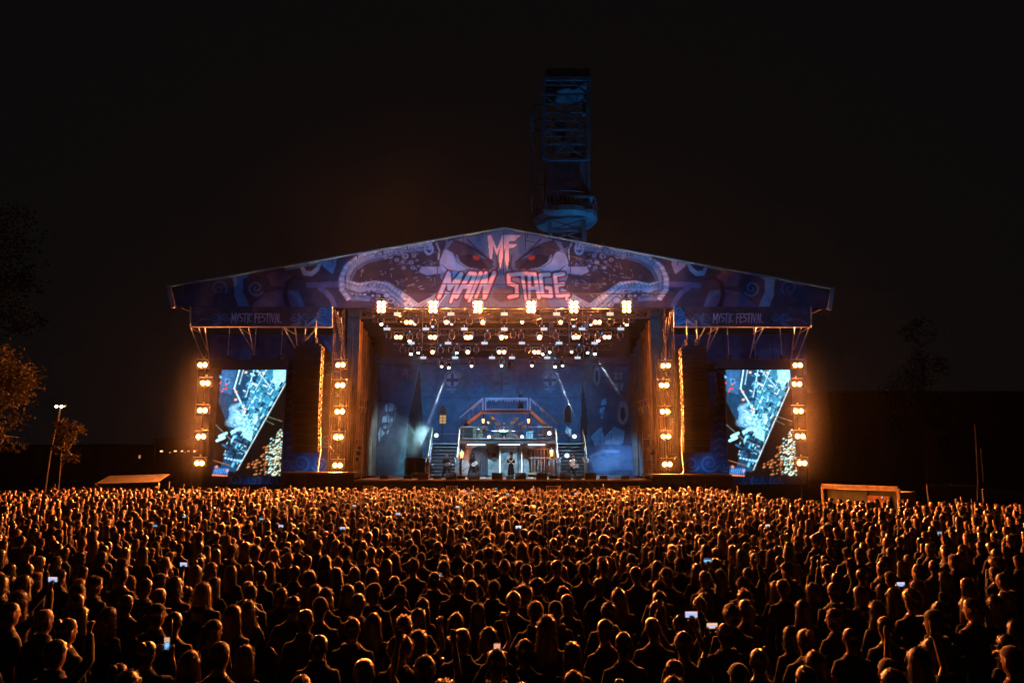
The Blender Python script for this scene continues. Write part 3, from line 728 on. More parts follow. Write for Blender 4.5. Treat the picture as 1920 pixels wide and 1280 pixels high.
for x, y, k in ((714,606,'green'),(748,603,'off'),(780,606,'blue'),(812,609,'blue'),(848,605,'blue'),(880,607,'off'),(945,606,'off'),(1011,608,'off'),(1075,609,'blue'),(1108,606,'blue'),(1145,608,'off'),(1174,606,'green')):
    mover(k, x, y, 1, random.uniform(-25,25), random.uniform(-8,8))
for x, y, k in ((729,634,'off'),(768,636,'white'),(787,634,'off'),(847,634,'off'),(914,634,'off'),(962,632,'off'),(977,634,'off'),(1042,634,'off'),(1100,634,'off'),(1121,636,'white'),(1163,634,'off')):
    mover(k, x, y, 2, random.uniform(-25,25), random.uniform(-8,8))
for x, y, k in ((755,660,'off'),(771,661,'white'),(785.5,658.5,'green'),(826,661,'off'),(846,660,'off'),(857,658.5,'green'),(893,660,'off'),(990,660,'off'),(1018,661,'white'),(1031.5,658,'green'),(1042,660,'off'),(1064,660,'off'),(1086,660,'off'),(1101,658,'green'),(1115.5,661,'white')):
    mover(k, x, y, 3, random.uniform(-25,25), random.uniform(-8,8))
for x, y, k in ((828.5,684,'green'),(841,687,'white'),(885,684,'green'),(941,683,'green'),(955,686,'off'),(998,683,'green'),(1041,685,'white'),(1054,682.5,'green')):
    mover(k, x, y, 4, random.uniform(-15,15), random.uniform(-6,6))

# amber washes between them
def wash_proto(twin):
    t = thing('wash_light', 'x', 'stage light')
    MB().box((-.18 if not twin else -.32,0,-.18),(.18 if not twin else .32,.3,.18)).build('housing', dblack, t)
    for s in ((-1, 1) if twin else (0,)):
        lamp_unit(t, (s*.16,-.002,0), .13, LAMP2, .5)
    w = .37 if twin else .23
    for s in (-1, 1): MB().tube([(s*w,.15,.42),(s*w,.15,0)], .02).build('yoke_arm', alu, t)
    MB().tube([(-w,.15,.42),(w,.15,.42)], .02).build('yoke_bar', alu, t)
    return t
W1, W2 = (wash_proto(False), []), (wash_proto(True), [])
for row, py, pts in ((1, 604, ((766,1),(837,0),(905,0),(979,0),(1051,0),(1120,1))), (2, 632, ((747,1),(811,1),(878,1),(941,0),(949,0),(1012,0),(1080,1),(1138,1))),
                     (3, 660, ((811,0),(877,0),(936,0),(945,0),(1006,1),(1072,0)))):
    for x, tw in pts:
        pr, us = W2 if tw else W1
        sc = .62 if x in (979, 949, 1072) else 1.0
        place(pr, us, at(x, py, ROWS[row][0]-.45), f'lit amber {"twin" if tw else "single"} wash light on the {TR[row]} rig truss', (R(5),0,random.uniform(-.1,.1)), (sc,)*3, f'amber wash lights on the {TR[row]} truss')

# flat white strobe panels along the trusses
def strobe_proto(two):
    t = thing('strobe_panel', 'x', 'stage light')
    m = glow('warm strobe face', (1.0,.72,.48), 1.3) if two else glow('cool strobe face', (.72,.82,.95), 0.85)
    MB().box((-.27,0,-.13),(.27,.12,.13)).build('housing', dblack, t)
    for z0, z1 in (((-.11,-.015),(.015,.11)) if two else ((-.10,.10),)):
        MB().box((-.25,-.012,z0),(.25,-.002,z1)).build('face', m, t)
    MB().box((-.03,.03,.13),(.03,.09,.3)).build('hook_clamp', alu, t)
    return t
S2, S1 = (strobe_proto(True), []), (strobe_proto(False), [])
for row, py, xs, pr in ((0, 588.5, (745,845.5,945.5,1043.5,1144), S2), (1, 616.5, (725.5,798.5,870.5,945.5,1020,1091.5,1164), S1), (2, 643, (771.5,840,908.5,978.5,1048.5,1115), S1), (3, 670.5, (793.5,853.5,922.5,960,1026,1083), S1)):
    for x in xs:
        place(pr[0], pr[1], at(x, py, ROWS[row][0]-.4), ('pale double-bar strobe panel on the front truss behind the gable beam' if row == 0 else f'small pale flat strobe panel on the {TR[row]} rig truss'), group=f'strobe panels on truss {row}')

# the light those fixtures throw
rig = lambda x, y, row: at(x, y, ROWS[row][0]-.5) + Vector((0,-.1,-.25))
BEAMS = [((841,688,4),(795,815,59.0)), ((1041,686,4),(1078,785,58.5)), ((1115,662,3),(1163,740,59.0)), ((1018,662,3),(1036,718,59.5))]
for (x0, y0, row), tgt in BEAMS:
    spot('beam_lamp', rig(x0, y0, row), at(*tgt), 60000, (.75,.9,1.0), 4.0, .5, .04)
for x in (760, 828, 885, 941, 998, 1054, 1120):      # blue wash on the backdrop
    spot('blue_wash_lamp', rig(x, 684, 4)+Vector((0,-2.4,-.2)), at(x+(941-x)*.1, 800, 63.2), 620, (.0,.36,1.0), 90, 1.0, .15)
for x, tx in ((785,830), (857,870), (941,945), (1031,1020), (1101,1075)):
    spot('cool_wash_lamp', rig(x, 658, 3)+Vector((0,-3.5,0)), at(tx, 890, 56.0), 11000, (.35,.75,1.0), 44, .7, .12)
for tx, pw in ((838,42000),(887,60000),(958,60000),(1071,42000),(945,26000)):      # follow spots on the mixing tower
    ty, tY = (866, 52.5) if tx != 945 else (803, 57.8)
    spot('follow_spot', ((tx-958)*.02, -5.0, 9.6), at(tx, ty, tY), pw, (.72,.88,1.0), 2.9, .7, .12)

# ================================================================== STAGE INTERIOR
YB = 63.6
def paint_backdrop():
    c = Canvas(688, 1200, 672, 893, 1.25, (0.085, 0.16, 0.21)); rr = random.Random(3)
    c.poly([(688,672),(787,672),(766,782),(740,893),(688,893)], (0.08,0.08,0.11))
    c.poly([(1092,672),(1200,672),(1200,893),(1118,893),(1101,790)], (0.09,0.095,0.13))
    # panelled wall, gallery and doors printed on the middle cloth
    c.poly([(793,744),(1089,744),(1089,747),(793,747)], (0.09,0.10,0.17))
    for x in range(806, 1090, 36):
        c.line([(x,756),(x+24,756),(x+24,778),(x,778),(x,756)], 1.2, (0.13,0.15,0.24)); c.line([(x,786),(x+24,786),(x+24,822),(x,822),(x,786)], 1.2, (0.12,0.14,0.23))
    for x in (880, 905, 930, 962, 985, 1010): c.line([(x,775),(x,824)], 3, (0.14,0.18,0.28))
    for y in (700, 728): c.line([(793,y),(1089,y)], .8, (0.16,0.18,0.28))
    c.poly([(787,690),(792,782),(793,893),(758,893),(766,782)], (0.012,0.011,0.014))
    c.poly([(1091.5,703),(1102,789),(1096,893),(1089,893),(1089,789)], (0.03,0.016,0.014))
    for ex in (848, 1031.5):                                   # round hospital emblems
        c.ell(ex, 712, 13, 13, (0.42,0.46,0.55)); c.ell(ex, 712, 13, 13, (0.24,0.27,0.36), ring=1.4)
        c.line([(ex-9,712),(ex+9,712)], 6, (0.06,0.07,0.12)); c.line([(ex,703),(ex,721)], 6, (0.06,0.07,0.12))
        c.text('HOSPITAL', ex-9.5, 728, 1.9, 3.0, (0.40,0.46,0.55), .7, .35); c.text('1920', ex-3.6, 733, 1.4, 2.6, (0.40,0.46,0.55), .6, .35)
        for k, ch in enumerate('SAINT LUCIFERS'):
            if ch == ' ': continue
            a = R(205 + k*10.4); bx, by = ex+16.2*math.cos(a), 712+16.2*math.sin(a); ca, sa = math.cos(a+math.pi/2), math.sin(a+math.pi/2)
            for st in FONT[ch]: c.line([(bx+(u-.5)*1.9*ca-(v-.5)*2.8*sa, by+(u-.5)*1.9*sa+(v-.5)*2.8*ca) for u, v in st], .6, (0.40,0.46,0.55))
    c.line([(940.5,699),(940.5,732)], 3.4, (0.07,0.08,0.13)); c.line([(926,719),(954,719)], 4, (0.07,0.08,0.13))
    # pale face and collar on one side cloth
    f1, f2 = (0.40,0.44,0.54), (0.05,0.045,0.06)
    c.poly([(722,757),(730,754),(741,756),(743,770),(741,788),(733,800),(724,804),(716,794),(715,774)], (0.15,0.16,0.22))
    c.poly([(723,758),(732,755),(741,758),(742,766),(734,771),(722,773)], f1)
    c.poly([(726,774),(729,774),(730,790),(722,792),(716,790),(718,782)], f1); c.poly([(733,784),(738,782),(737,790),(732,790)], f1)
    for ex in (720.5, 734): c.ell(ex, 777, 4.2, 2.6, f2); c.ell(ex, 776.5, 1.1, .9, (0.3,0.3,0.36))
    c.line([(716,773),(724,772)], 1.6, f2); c.line([(730,772),(739,771)], 1.6, f2)
    c.line([(717,795),(724,793),(731,795)], [1.5,3.4,1.5], f2); c.ell(722, 801, 4, 2, f1, alpha=.8)
    c.poly([(714,799),(717,806),(722,812),(716,818),(711,829),(709,812)], f1); c.poly([(723,812),(730,803),(726,815)], f1)
    for k in range(5): c.line([(716-k*2,740+k*3),(709-k,775),(706-k*2,800)], 2, (0.06,0.055,0.08))
    c.poly([(752,694),(758,691),(767,692),(765,712),(761,700),(755,709)], (0.32,0.13,0.14))
    for k in range(6): c.line([(697+k*12,690),(694+k*11,780),(692+k*9,893)], 2, (0.085,0.08,0.11))
    # half-lit face, white collar and arched portraits on the other
    c.poly([(1124,762),(1129,748),(1137,744),(1139,756),(1135,776),(1130,792),(1123,786)], (0.10,0.11,0.16))
    c.poly([(1127,756),(1131,748),(1137,746),(1137,758),(1128,760)], f1); c.poly([(1125,766),(1132,762),(1135,766),(1128,776),(1124,772)], f1)
    c.poly([(1126,778),(1133,774),(1131,783),(1127,786)], f1); c.line([(1124,761),(1136,760)], 2.2, f2); c.line([(1124,780),(1132,778)], 1.8, f2)
    c.poly([(1108,818),(1120,806),(1128,800),(1133,819),(1152,799),(1172,808),(1168,830),(1146,838),(1116,836)], (0.42,0.48,0.58))
    for k in range(12): x = rr.uniform(1112,1166); c.line([(x,812),(x+rr.uniform(-2,2),834)], .9, (0.26,0.31,0.42))
    c.poly([(1096,842),(1130,832),(1180,834),(1194,842),(1194,880),(1106,884)], (0.16,0.19,0.28))
    c.line([(1104,856),(1130,846),(1160,846)], [3,7,4], (0.32,0.38,0.5))
    for (x, y, w, h) in ((1168,773,11,23),(1119,704,7,19)):
        c.ell(x, y, w, h, (0.45,0.27,0.26)); c.ell(x, y, w-2.4, h-3, (0.5,0.38,0.34)); c.ell(x, y+h*.2, w*.42, h*.55, f2); c.ell(x, y-h*.3, w*.26, h*.16, f2)
    for (x0, y0, x1, y1, col) in ((1150,698,1168,711,(0.42,0.22,0.22)),(1152,718,1169,732,(0.38,0.36,0.38))):
        c.poly([(x0,y0),(x1,y0),(x1-2,y1),(x0+2,y1)], col); c.line([((x0+x1)/2,y0),((x0+x1)/2,y1)], 2, f2); c.line([(x0,(y0+y1)/2),(x1,(y0+y1)/2)], 1, f2)
    c.line([(1105,722),(1190,720)], 1, f2)
    c.noise(0.2, 6, 6); c.noise(0.25, 30, 7); return c
o = paint_backdrop().sheet('backdrop', prt, lambda x, y: at(x, y, YB), None, wrinkle=0.10)
tag(o, 'blue lit backdrop cloth with round cross emblems and painted faces', 'backdrop')
# side drapes running back along the wings of the stage
drape_m = mat('brown black drape', (0.16, 0.10, 0.075), 0.9, noise=0.35, scale=1.2, sheen=0.3)
def drape(side):
    s = -1 if side == 'L' else 1
    xf, xb = (ax(655, 50.6, 8), ax(706, 63, 8)) if side == 'L' else (ax(1238, 50.6, 8), ax(1186, 63, 8))
    z0, z1 = DECK+.03, at(655, 578, 50.6).z
    t = thing('side_drape', f'amber lit pleated side drape on the {SIDE[side]} side of the opening', 'drape', (xf, 50.6, z0))
    n = 6
    for i in range(n):
        m = MB(); k = 26; v = []
        for z in np.linspace(z0, z1 - i*.35, 9):
            for j in range(k+1):
                u = (i + j/k)/n
                v.append((xf+(xb-xf)*u + .13*math.sin(u*74 + math.sin(z*.7+i)*.8)*(1+.1*math.sin(z*2)) , 50.6+12.6*u, z))
        m.add(v, [(r*(k+1)+j, r*(k+1)+j+1, (r+1)*(k+1)+j+1, (r+1)*(k+1)+j) for r in range(8) for j in range(k)])
        m.build('drape_panel', drape_m, t, True)
    # front border leg, facing the crowd
    m = MB(); v = []; k = 22; w = 1.0
    x0 = xf + (0 if side == 'L' else -0.0)
    for z in np.linspace(z0, z1, 7):
        for j in range(k+1): v.append((x0 + s*(.35-w*j/k*.9) , 50.7+.09*math.sin(j*1.5+z*.3), z))
    m.add(v, [(r*(k+1)+j, r*(k+1)+j+1, (r+1)*(k+1)+j+1, (r+1)*(k+1)+j) for r in range(6) for j in range(k)])
    m.build('front_leg', drape_m, t, True)
for s_ in 'LR': drape(s_)
# black ceiling cloth and rear wall keep the night out behind the rig
m = MB().box((XL-1, 50.6, at(900,560,50.6).z+1.2), (XR+1, 66, at(900,560,50.6).z+1.4)); tag(m.build('ceiling_cloth', skirt), 'black ceiling cloth above the stage lights', 'drape')
m = MB().box((XL-6, 66.2, 0), (XR+6, 66.3, 15.5)); tag(m.build('rear_cloth', skirt), 'black rear wall cloth behind the blue backdrop', 'drape')

def pbox(t, name, m, x0, x1, y0, y1, Y, d, label=None):
    """box whose front face at depth Y fills the pixel rectangle"""
    a = at((x0+x1)/2, y0, Y); b = at((x0+x1)/2, y1, Y); zm = (a.z+b.z)/2
    return MB().box((ax(x0,Y,zm), Y, b.z), (ax(x1,Y,zm), Y+d, a.z)).build(name, m, t, label=label)
setgrey = mat('grey painted set wall', (0.20,0.22,0.23), 0.8, noise=0.45, scale=2.2, bump=0.4)
setblue = mat('blue grey set wood', (0.13,0.17,0.21), 0.75, noise=0.35, scale=4, bump=0.3)
setdark = mat('dark set timber', (0.05,0.05,0.055), 0.7, noise=0.3, scale=5, bump=0.3)
setwhite = mat('frosted white paint', (0.75,0.77,0.78), 0.6, noise=0.1, scale=8)
ochre = mat('ochre wood rail', (0.32,0.24,0.13), 0.6, noise=0.3, scale=7)
lantern_glow = glow('lantern glass', (1.0,.22,.05), 9.0)
Z2 = 5.2
XA, XB = ax(862, 56.5, 4), ax(1042, 56.5, 4)
# ---------------- two storey house front
t = thing('set_house', 'two storey grey asylum front with doors, arches and drum deck', 'stage set', ((XA+XB)/2, 56.5, DECK))
pbox(t, 'upper_deck_edge', setdark, 862, 1042, 823, 831.5, 56.3, .25)
MB().box((XA, 56.56, Z2-.3), (XB, 61.5, Z2)).build('upper_deck', deckm, t)
for x0, x1 in ((866,880),(915,937),(972,992),(1028,1040)): pbox(t, 'wall', setgrey, x0, x1, 832, 892, 56.7, .25)
for x0, x1 in ((880,915),(992,1028)):                        # arched heads over the two side openings
    m = MB(); Y = 56.7; a = at(x0,832,Y); b = at(x1,860,Y); X0, X1 = ax(x0,Y,4.5), ax(x1,Y,4.5); cx = (X0+X1)/2; r = (X1-X0)/2-.02; zt = a.z; zc = at(x0,852,Y).z
    pts = [(X0, zt), (X0, zc-.2)] + [(cx-r*math.cos(k*math.pi/12), zc+r*.9*math.sin(k*math.pi/12)) for k in range(13)] + [(X1, zc-.2), (X1, zt)]
    m.prism(pts[::-1], Y, Y+.2).build('arch_wall', setgrey, t)
    m = MB().tube([(cx-r*math.cos(k*math.pi/12), Y-.03, zc+r*.9*math.sin(k*math.pi/12)) for k in range(13)], .06, 6); m.build('arch_trim', setblue, t)
    bz = at(x0,892,Y).z
    for k in range(7): MB().box((X0+(X1-X0)*k/7+.03, Y+.6, bz), (X0+(X1-X0)*(k+1)/7-.03, Y+.68, zt)).build('board', mat('blue inner boards', (.10,.22,.36), .7, noise=.3, scale=5), t)
# open wardrobe cell with bars on one side
for k in range(5): pbox(t, 'cell_bar', steel, 996+k*6, 997.4+k*6, 842, 889, 56.62, .06)
pbox(t, 'cell_rail', steel, 990, 1032, 840, 842.5, 56.6, .08); pbox(t, 'cell_rail', steel, 990, 1032, 857, 858.5, 56.6, .05); pbox(t, 'cell_sill', ochre, 990, 1034, 886, 889.5, 56.5, .3)
pbox(t, 'cell_curtain', mat('pale cell curtain', (.55,.52,.42), .9, noise=.3, scale=3), 994, 1014, 860, 887, 57.1, .05)
pbox(t, 'cell_curtain', mat('white cell curtain', (.6,.7,.8), .9, noise=.3, scale=3), 1024, 1034, 845, 887, 57.1, .05)
m = MB(); p0 = at(1013, 868, 56.95); m.tube([p0+Vector((-.12,0,-.5)), p0+Vector((-.08,0,-.1)), p0+Vector((0,0,.25)), p0+Vector((.1,0,.1)), p0+Vector((.14,0,-.45))], [.06,.12,.16,.12,.06], 8); m.build('hanging_gown', setwhite, t, True)
# middle riveted door
pbox(t, 'door_surround', setdark, 936, 973, 832, 893, 56.62, .2); dr = pbox(t, 'door', setgrey, 939, 970, 836, 893, 56.55, .06)
for y0, y1 in ((846,858),(862,874),(877,888)): 
    pbox(dr, 'door_panel', setblue, 943, 950 if y0 < 870 else 948, y0, y1, 56.52, .028)
pbox(t, 'drain_pipe', alu, 936.2, 938.6, 834, 892, 56.45, .12); pbox(t, 'drain_pipe', alu, 977.5, 979.2, 836, 892, 56.55, .1)
pbox(t, 'pipe_elbow', alu, 928, 938.6, 832.5, 835, 56.45, .12); pbox(t, 'notice_board', setdark, 922.5, 930, 849, 862, 56.66, .04)
pbox(t, 'strip_light', glow('cool strip light', (.75,.88,1.0), 3.0), 876, 910, 832.3, 834, 56.5, .08); pbox(t, 'strip_light', glow('cool strip light', (.75,.88,1.0), 3.0), 935, 975, 832.3, 833.8, 56.4, .08); pbox(t, 'strip_light', glow('cool strip light', (.75,.88,1.0), 3.0), 990, 1022, 832.3, 834, 56.5, .08)
# deck railings
for k, (x0, x1) in enumerate(((866,908),(990,1036))):
    for x in np.linspace(x0, x1, 4): pbox(t, 'rail_post', dblack, x-.6, x+.6, 800, 824, 56.5, .05)
    pbox(t, 'hand_rail', steel, x0, x1, 799, 800.6, 56.48, .06); pbox(t, 'mid_rail', dblack, x0, x1, 811, 812, 56.49, .04)
pbox(t, 'front_kick_rail', steel, 866, 1036, 821.2, 822.4, 56.25, .05)
for x in range(868, 1040, 14): pbox(t, 'kick_post', dblack, x-.5, x+.5, 812, 823, 56.26, .04)
# wall lanterns with their glow
def lantern(px, py, Y, label, s=1.0):
    p = at(px, py, Y); t = thing('lantern', label, 'lantern', p)
    m = MB(); m.rings([(p.x,p.y,p.z-.22*s,.06*s,.06*s),(p.x,p.y,p.z+.12*s,.12*s,.12*s)], 6); m.build('lantern_glass', lantern_glow, t)
    MB().rings([(p.x,p.y,p.z+.125*s,.16*s,.16*s),(p.x,p.y,p.z+.2*s,.1*s,.1*s),(p.x,p.y,p.z+.3*s,.02*s,.02*s)], 6).build('lantern_cap', dblack, t)
    MB().rings([(p.x,p.y,p.z-.3*s,.03*s,.03*s),(p.x,p.y,p.z-.225*s,.08*s,.08*s)], 6).build('lantern_foot', dblack, t)
    d = bpy.data.lights.new('lantern_flame', 'POINT'); d.energy = 60*s; d.color = (1,.24,.05); d.shadow_soft_size = .12
    o = bpy.data.objects.new('lantern_flame', d); COL.objects.link(o); o.location = (0,-.35,0); o.parent = t
    return t
lantern(866, 851, 56.2, 'glowing orange lantern on the asylum front by the stairs nearer the street lamp', 1.3)
lantern(1034, 848, 56.2, 'glowing orange lantern on the asylum front by the stairs nearer the booth', 1.3)
# ---------------- balcony with icicle rail above the drums
YBAL = 59.6; zb = at(950, 770, YBAL).z
t = thing('balcony', 'high balcony with icicle hung white railing and two flights of stairs', 'stage set', (ax(949,YBAL,zb), YBAL, Z2))
pbox(t, 'balcony_floor', setdark, 903, 995, 768, 773, YBAL, 1.8); pbox(t, 'floor_edge', ochre, 905, 993, 773.2, 775, YBAL-.03, .1)
pbox(t, 'floor_lip', setwhite, 910, 990, 766.4, 767.6, YBAL-.05, .06)
for x in (905.5, 910.5, 989.5, 994): pbox(t, 'rail_post', setwhite, x-.9, x+.9, 745, 770, YBAL, .08)
pbox(t, 'top_rail', setwhite, 910, 990, 745, 747.4, YBAL-.02, .1); rr = random.Random(5)
def icicles(t, p, q, n, L):
    m = MB()
    for i in range(n):
        a = Vector(p).lerp(Vector(q), (i+rr.random()*.8)/n); m.tube([a, a-Vector((0,0,L*rr.uniform(.3,1)))], [.05,.006], 5, False)
    o = m.build('icicle_fringe', setwhite, t); o['kind'] = 'stuff'
icicles(t, at(911,747,YBAL-.05), at(990,747,YBAL-.05), 70, .34)
for sx, (xt, xb_, yb) in ((-1, (905, 861, 806)), (1, (995, 1048, 818))):
    a, b = at(xt, 771, YBAL+.3), at(xb_, yb, YBAL-.6)
    MB().beam(a, b, .08, .26).build('stair_stringer', ochre, t)
    MB().beam(a+Vector((0,1.2,0)), b+Vector((0,1.2,0)), .08, .26).build('stair_stringer', setdark, t)
    for k in range(9):
        p = a.lerp(b, (k+.5)/9); MB().box((p.x-.17, p.y, p.z+.02), (p.x+.17, p.y+1.2, p.z+.08)).build('tread', setdark, t)
    ra, rb = at(xt, 746, YBAL+.25), at(xb_-1*sx, yb-23, YBAL-.65)
    MB().beam(ra, rb, .07, .09).build('stair_rail', setwhite if sx < 0 else ochre, t); icicles(t, ra, ra.lerp(rb, .5), 22, .34)
    for k in range(5):
        u = (k+.5)/5; MB().beam(a.lerp(b, u), ra.lerp(rb, u), .03, .03).build('baluster', setdark, t)
    MB().beam(at(xt+(2 if sx < 0 else -2), 773, YBAL+.2), Vector((at(xt,773,YBAL).x, YBAL+.2, Z2)), .14, .14).build('balcony_post', setdark, t)
lantern(906, 788, YBAL-.3, 'small orange lantern on the balcony post beside the long blond figure'); lantern(991, 788, YBAL-.3, 'small orange lantern on the balcony post beside the red chair')
# ---------------- stairs either side of the house front
def stairs(xl, xr, label, dirs):
    Y1, Y0 = 56.6, 53.6; za, zb_ = Z2-.25, DECK; X0, X1 = ax(xl, 55.5, 3.5), ax(xr, 55.5, 3.5)
    t = thing('stage_stairs', label, 'stairs', ((X0+X1)/2, Y0, DECK)); n = 10
    for k in range(n):
        z = zb_+(za-zb_)*(k+1)/n; y = Y0+(Y1-Y0)*k/n
        MB().box((X0, y, z-.05), (X1, y+.34, z)).build('tread', setblue, t)
        MB().box((X0+.02, y+.30, z-.27), (X1-.02, y+.33, z-.06)).build('riser', setdark, t)
    for X in (X0-.06, X1+.06):
        MB().beam((X, Y0-.1, DECK+.12), (X, Y1+.2, za), .08, .34).build('stringer', setblue, t)
        MB().beam((X, Y0, DECK+1.15), (X, Y1+.2, za+1.2), .07, .07).build('hand_rail', ochre, t)
        MB().beam((X, Y1, za-.2), (X, Y1, za+1.2), .07, .07).build('rail_post', setblue, t)
        for k in range(3): 
            y = Y0+(Y1-Y0)*(k+.5)/3; z = DECK+(za-DECK)*(k+.5)/3; MB().beam((X, y, z), (X, y, z+1.05), .035, .035).build('baluster', setdark, t)
    # landing at the top
    MB().box((X0-.1 if dirs < 0 else X0-.1, Y1+.25, za-.1), (X1+.1, Y1+3.2, za+.06)).build('landing', setdark, t)
    MB().beam((X0, Y1+3.1, za+.9), (X1, Y1+3.1, za+.9), .06, .06).build('landing_rail', steel, t)
    return t
stairs(808, 858, 'dark staircase on the side of the glass case', -1); stairs(1046, 1096, 'dark staircase beside the guitarist in white', 1)
# gargoyle newels at the stair feet
def gargoyle(px, py, Y, label, h):
    p = at(px, py, Y); p.z = DECK; t = thing('gargoyle_post', label, 'statue', p)
    m = MB(); m.box((p.x-.2,p.y-.2,DECK),(p.x+.2,p.y+.2,DECK+.12)); m.build('plinth', setblue, t)
    stone = mat('pale blue stone', (.38,.46,.52), .8, noise=.3, scale=6, bump=.4)
    m = MB(); m.rings([(p.x,p.y,DECK+.12,.17,.17),(p.x,p.y,DECK+h*.55,.15,.15),(p.x,p.y,DECK+h*.57,.19,.19),(p.x,p.y,DECK+h*.6,.19,.19)], 10); m.build('column', stone, t)
    z = DECK+h*.6; m = MB(); m.rings([(p.x,p.y,z,.14,.15),(p.x,p.y-.02,z+.15,.13,.13),(p.x,p.y-.04,z+.32,.15,.12),(p.x,p.y-.02,z+.42,.08,.08),(p.x,p.y-.06,z+.50,.09,.10),(p.x,p.y-.06,z+.60,.06,.07)], 10)
    for s in (-1,1):
        m.tube([(p.x+s*.05,p.y-.04,z+.58),(p.x+s*.10,p.y-.02,z+.72),(p.x+s*.07,p.y-.04,z+.84)], [.03,.025,.006], 6)
        m.tube([(p.x+s*.08,p.y+.05,z+.3),(p.x+s*.22,p.y+.10,z+.5),(p.x+s*.19,p.y+.12,z+.12)], [.05,.06,.02], 6, flat=.4)
        m.tube([(p.x+s*.1,p.y-.04,z+.3),(p.x+s*.13,p.y-.14,z+.16),(p.x+s*.09,p.y-.18,z+.02)], [.045,.04,.03], 6)
    m.build('gargoyle', stone, t, True)
gargoyle(802, 890, 53.2, 'pale horned gargoyle on a column beside the glass case', 1.75); gargoyle(857, 890, 53.2, 'pale horned gargoyle on a column between stairs and long haired guitarist', 1.75)
gargoyle(1047, 890, 53.2, 'pale horned gargoyle on a column beside the barred cell', 1.75); gargoyle(1099, 890, 53.2, 'pale horned gargoyle on a column by the outer edge of the far stairs', 1.75)
# gothic windows on stands
def gothic(px, ytop, ybot, Y, warm, label):
    p = at(px, ybot, Y); zt = at(px, ytop, Y).z; w = .30; t = thing('gothic_window', label, 'stage prop', (p.x, Y, DECK+2.7))
    zs = p.z+(zt-p.z)*.62
    arc = [(p.x-w, p.z), (p.x-w, zs)] + [(p.x-w+2*w*(1-math.cos(k*math.pi/3/6)), zs+(zt-zs)*math.sin(k*math.pi/3/6)/math.sin(math.pi/3)) for k in range(1,7)]
    arc += [(2*p.x-x, z) for x, z in arc[::-1][1:]]
    m = MB().tube([(x, Y, z) for x, z in arc]+[(p.x-w, Y, p.z)], .045, 6); m.build('frame', ochre if warm else setwhite, t)
    MB().tube([(p.x,Y,p.z),(p.x,Y,zt-.1)], .025).build('mullion', setdark, t)
    for k in range(1,5): MB().tube([(p.x-w,Y,p.z+(zs-p.z)*k/4),(p.x+w,Y,p.z+(zs-p.z)*k/4)], .016, 5).build('glazing_bar', setdark, t)
    pm = glow('warm lit pane', (1.0,.62,.25), .55) if warm else mat('dull red pane', (.16,.06,.035), .4, noise=.4, scale=8)
    for s in (-1,1):
        for k in range(4):
            if warm and k == 3: pm2 = mat('dusty pane', (.35,.27,.15), .5, noise=.3, scale=8)
            else: pm2 = pm
            MB().box((p.x+s*.03, Y+.02, p.z+(zs-p.z)*k/4+.02), (p.x+s*(w-.03), Y+.03, p.z+(zs-p.z)*(k+1)/4-.02)).build('pane', pm2, t)
        m = MB(); m.prism([(p.x+s*.03,zs+.02),(p.x+s*(w-.04),zs+.02),(p.x+s*(w-.14),zs+(zt-zs)*.5),(p.x+s*.03,zt-.15)][::s], Y+.02, Y+.03); m.build('pane', mat('dusty pane', (.35,.27,.15), .5) if warm else pm, t)
    MB().tube([(p.x,Y,p.z),(p.x,Y,DECK+2.6)], .04).build('stand', setdark, t)
gothic(830, 759, 794, 59.0, True, 'pointed gothic window glowing yellow above the stairs by the glass case')
gothic(1065, 757, 793, 59.0, False, 'dull red pointed gothic window with white frame above the far stairs')
# glass case
def case():
    Y = 53.8; x0, x1 = 758, 797; a, b = at(x0,857.5,Y), at(x1,887,Y); b.z = DECK; X0, X1 = ax(x0,Y,3), ax(x1,Y,3)
    t = thing('glass_case', 'wood framed glass case with a white cushion inside', 'display case', ((X0+X1)/2, Y, DECK))
    MB().box((X0,Y,DECK),(X1,Y+.9,DECK+.16)).build('base', wood, t); MB().box((X0,Y,a.z-.08),(X1,Y+.9,a.z)).build('top_frame', ochre, t)
    for X in (X0+.04, (X0+X1)/2, X1-.04):
        for y in (Y+.04, Y+.86): MB().box((X-.035,y-.035,DECK+.16),(X+.035,y+.035,a.z-.08)).build('post', ochre, t)
    MB().box((X0+.08,Y+.84,DECK+.17),(X1-.08,Y+.85,a.z-.09)).build('back_panel', mat('cloudy case back', (.42,.48,.46), .6, noise=.5, scale=2), t)
    m = MB(); m.rings([((X0+X1)/2+.15,Y+.45,DECK+.16,.5,.3),((X0+X1)/2+.15,Y+.45,DECK+.3,.46,.28),((X0+X1)/2+.1,Y+.45,DECK+.42,.2,.14)], 12); m.build('cushion', setwhite, t, True)
case()
def flood(px, py, Y, label, r=.19, st=5.0):
    p = at(px, py, Y); t = thing('floor_spot', label, 'stage light', p-Vector((0,0,.3)))
    d = Vector((random.uniform(-.2,.2), -1, .05)).normalized()
    m = MB(); m.tube([p+d*-.35, p+d*-.25, p], [.1,.2,r], 12); m.build('barrel', dblack, t, True)
    m = MB(); m.tube([p+d*.005, p+d*.03], [r*.85, r*.6], 12); m.build('lens', glow('bluish floor spot lens', (.6,.82,1.0), st), t, True)
    MB().tube([p+Vector((-r-.04,.1,0)), p+Vector((-r-.04,.1,-.3)), p+Vector((r+.04,.1,-.3)), p+Vector((r+.04,.1,0))], .02, 5).build('yoke', alu, t)
flood(1030, 812, 56.9, 'bright blue white spot beside the red chair'); flood(1077, 818, 57.5, 'bright blue white spot on the landing by the red window'); flood(818, 816, 57.5, 'bright blue white spot on the landing by the yellow window')
flood(917, 819, 56.6, 'bright spot at the drum riser on the side of the blond figure', .15); flood(979, 818.5, 56.6, 'bright spot at the drum riser on the side of the small screen', .15)
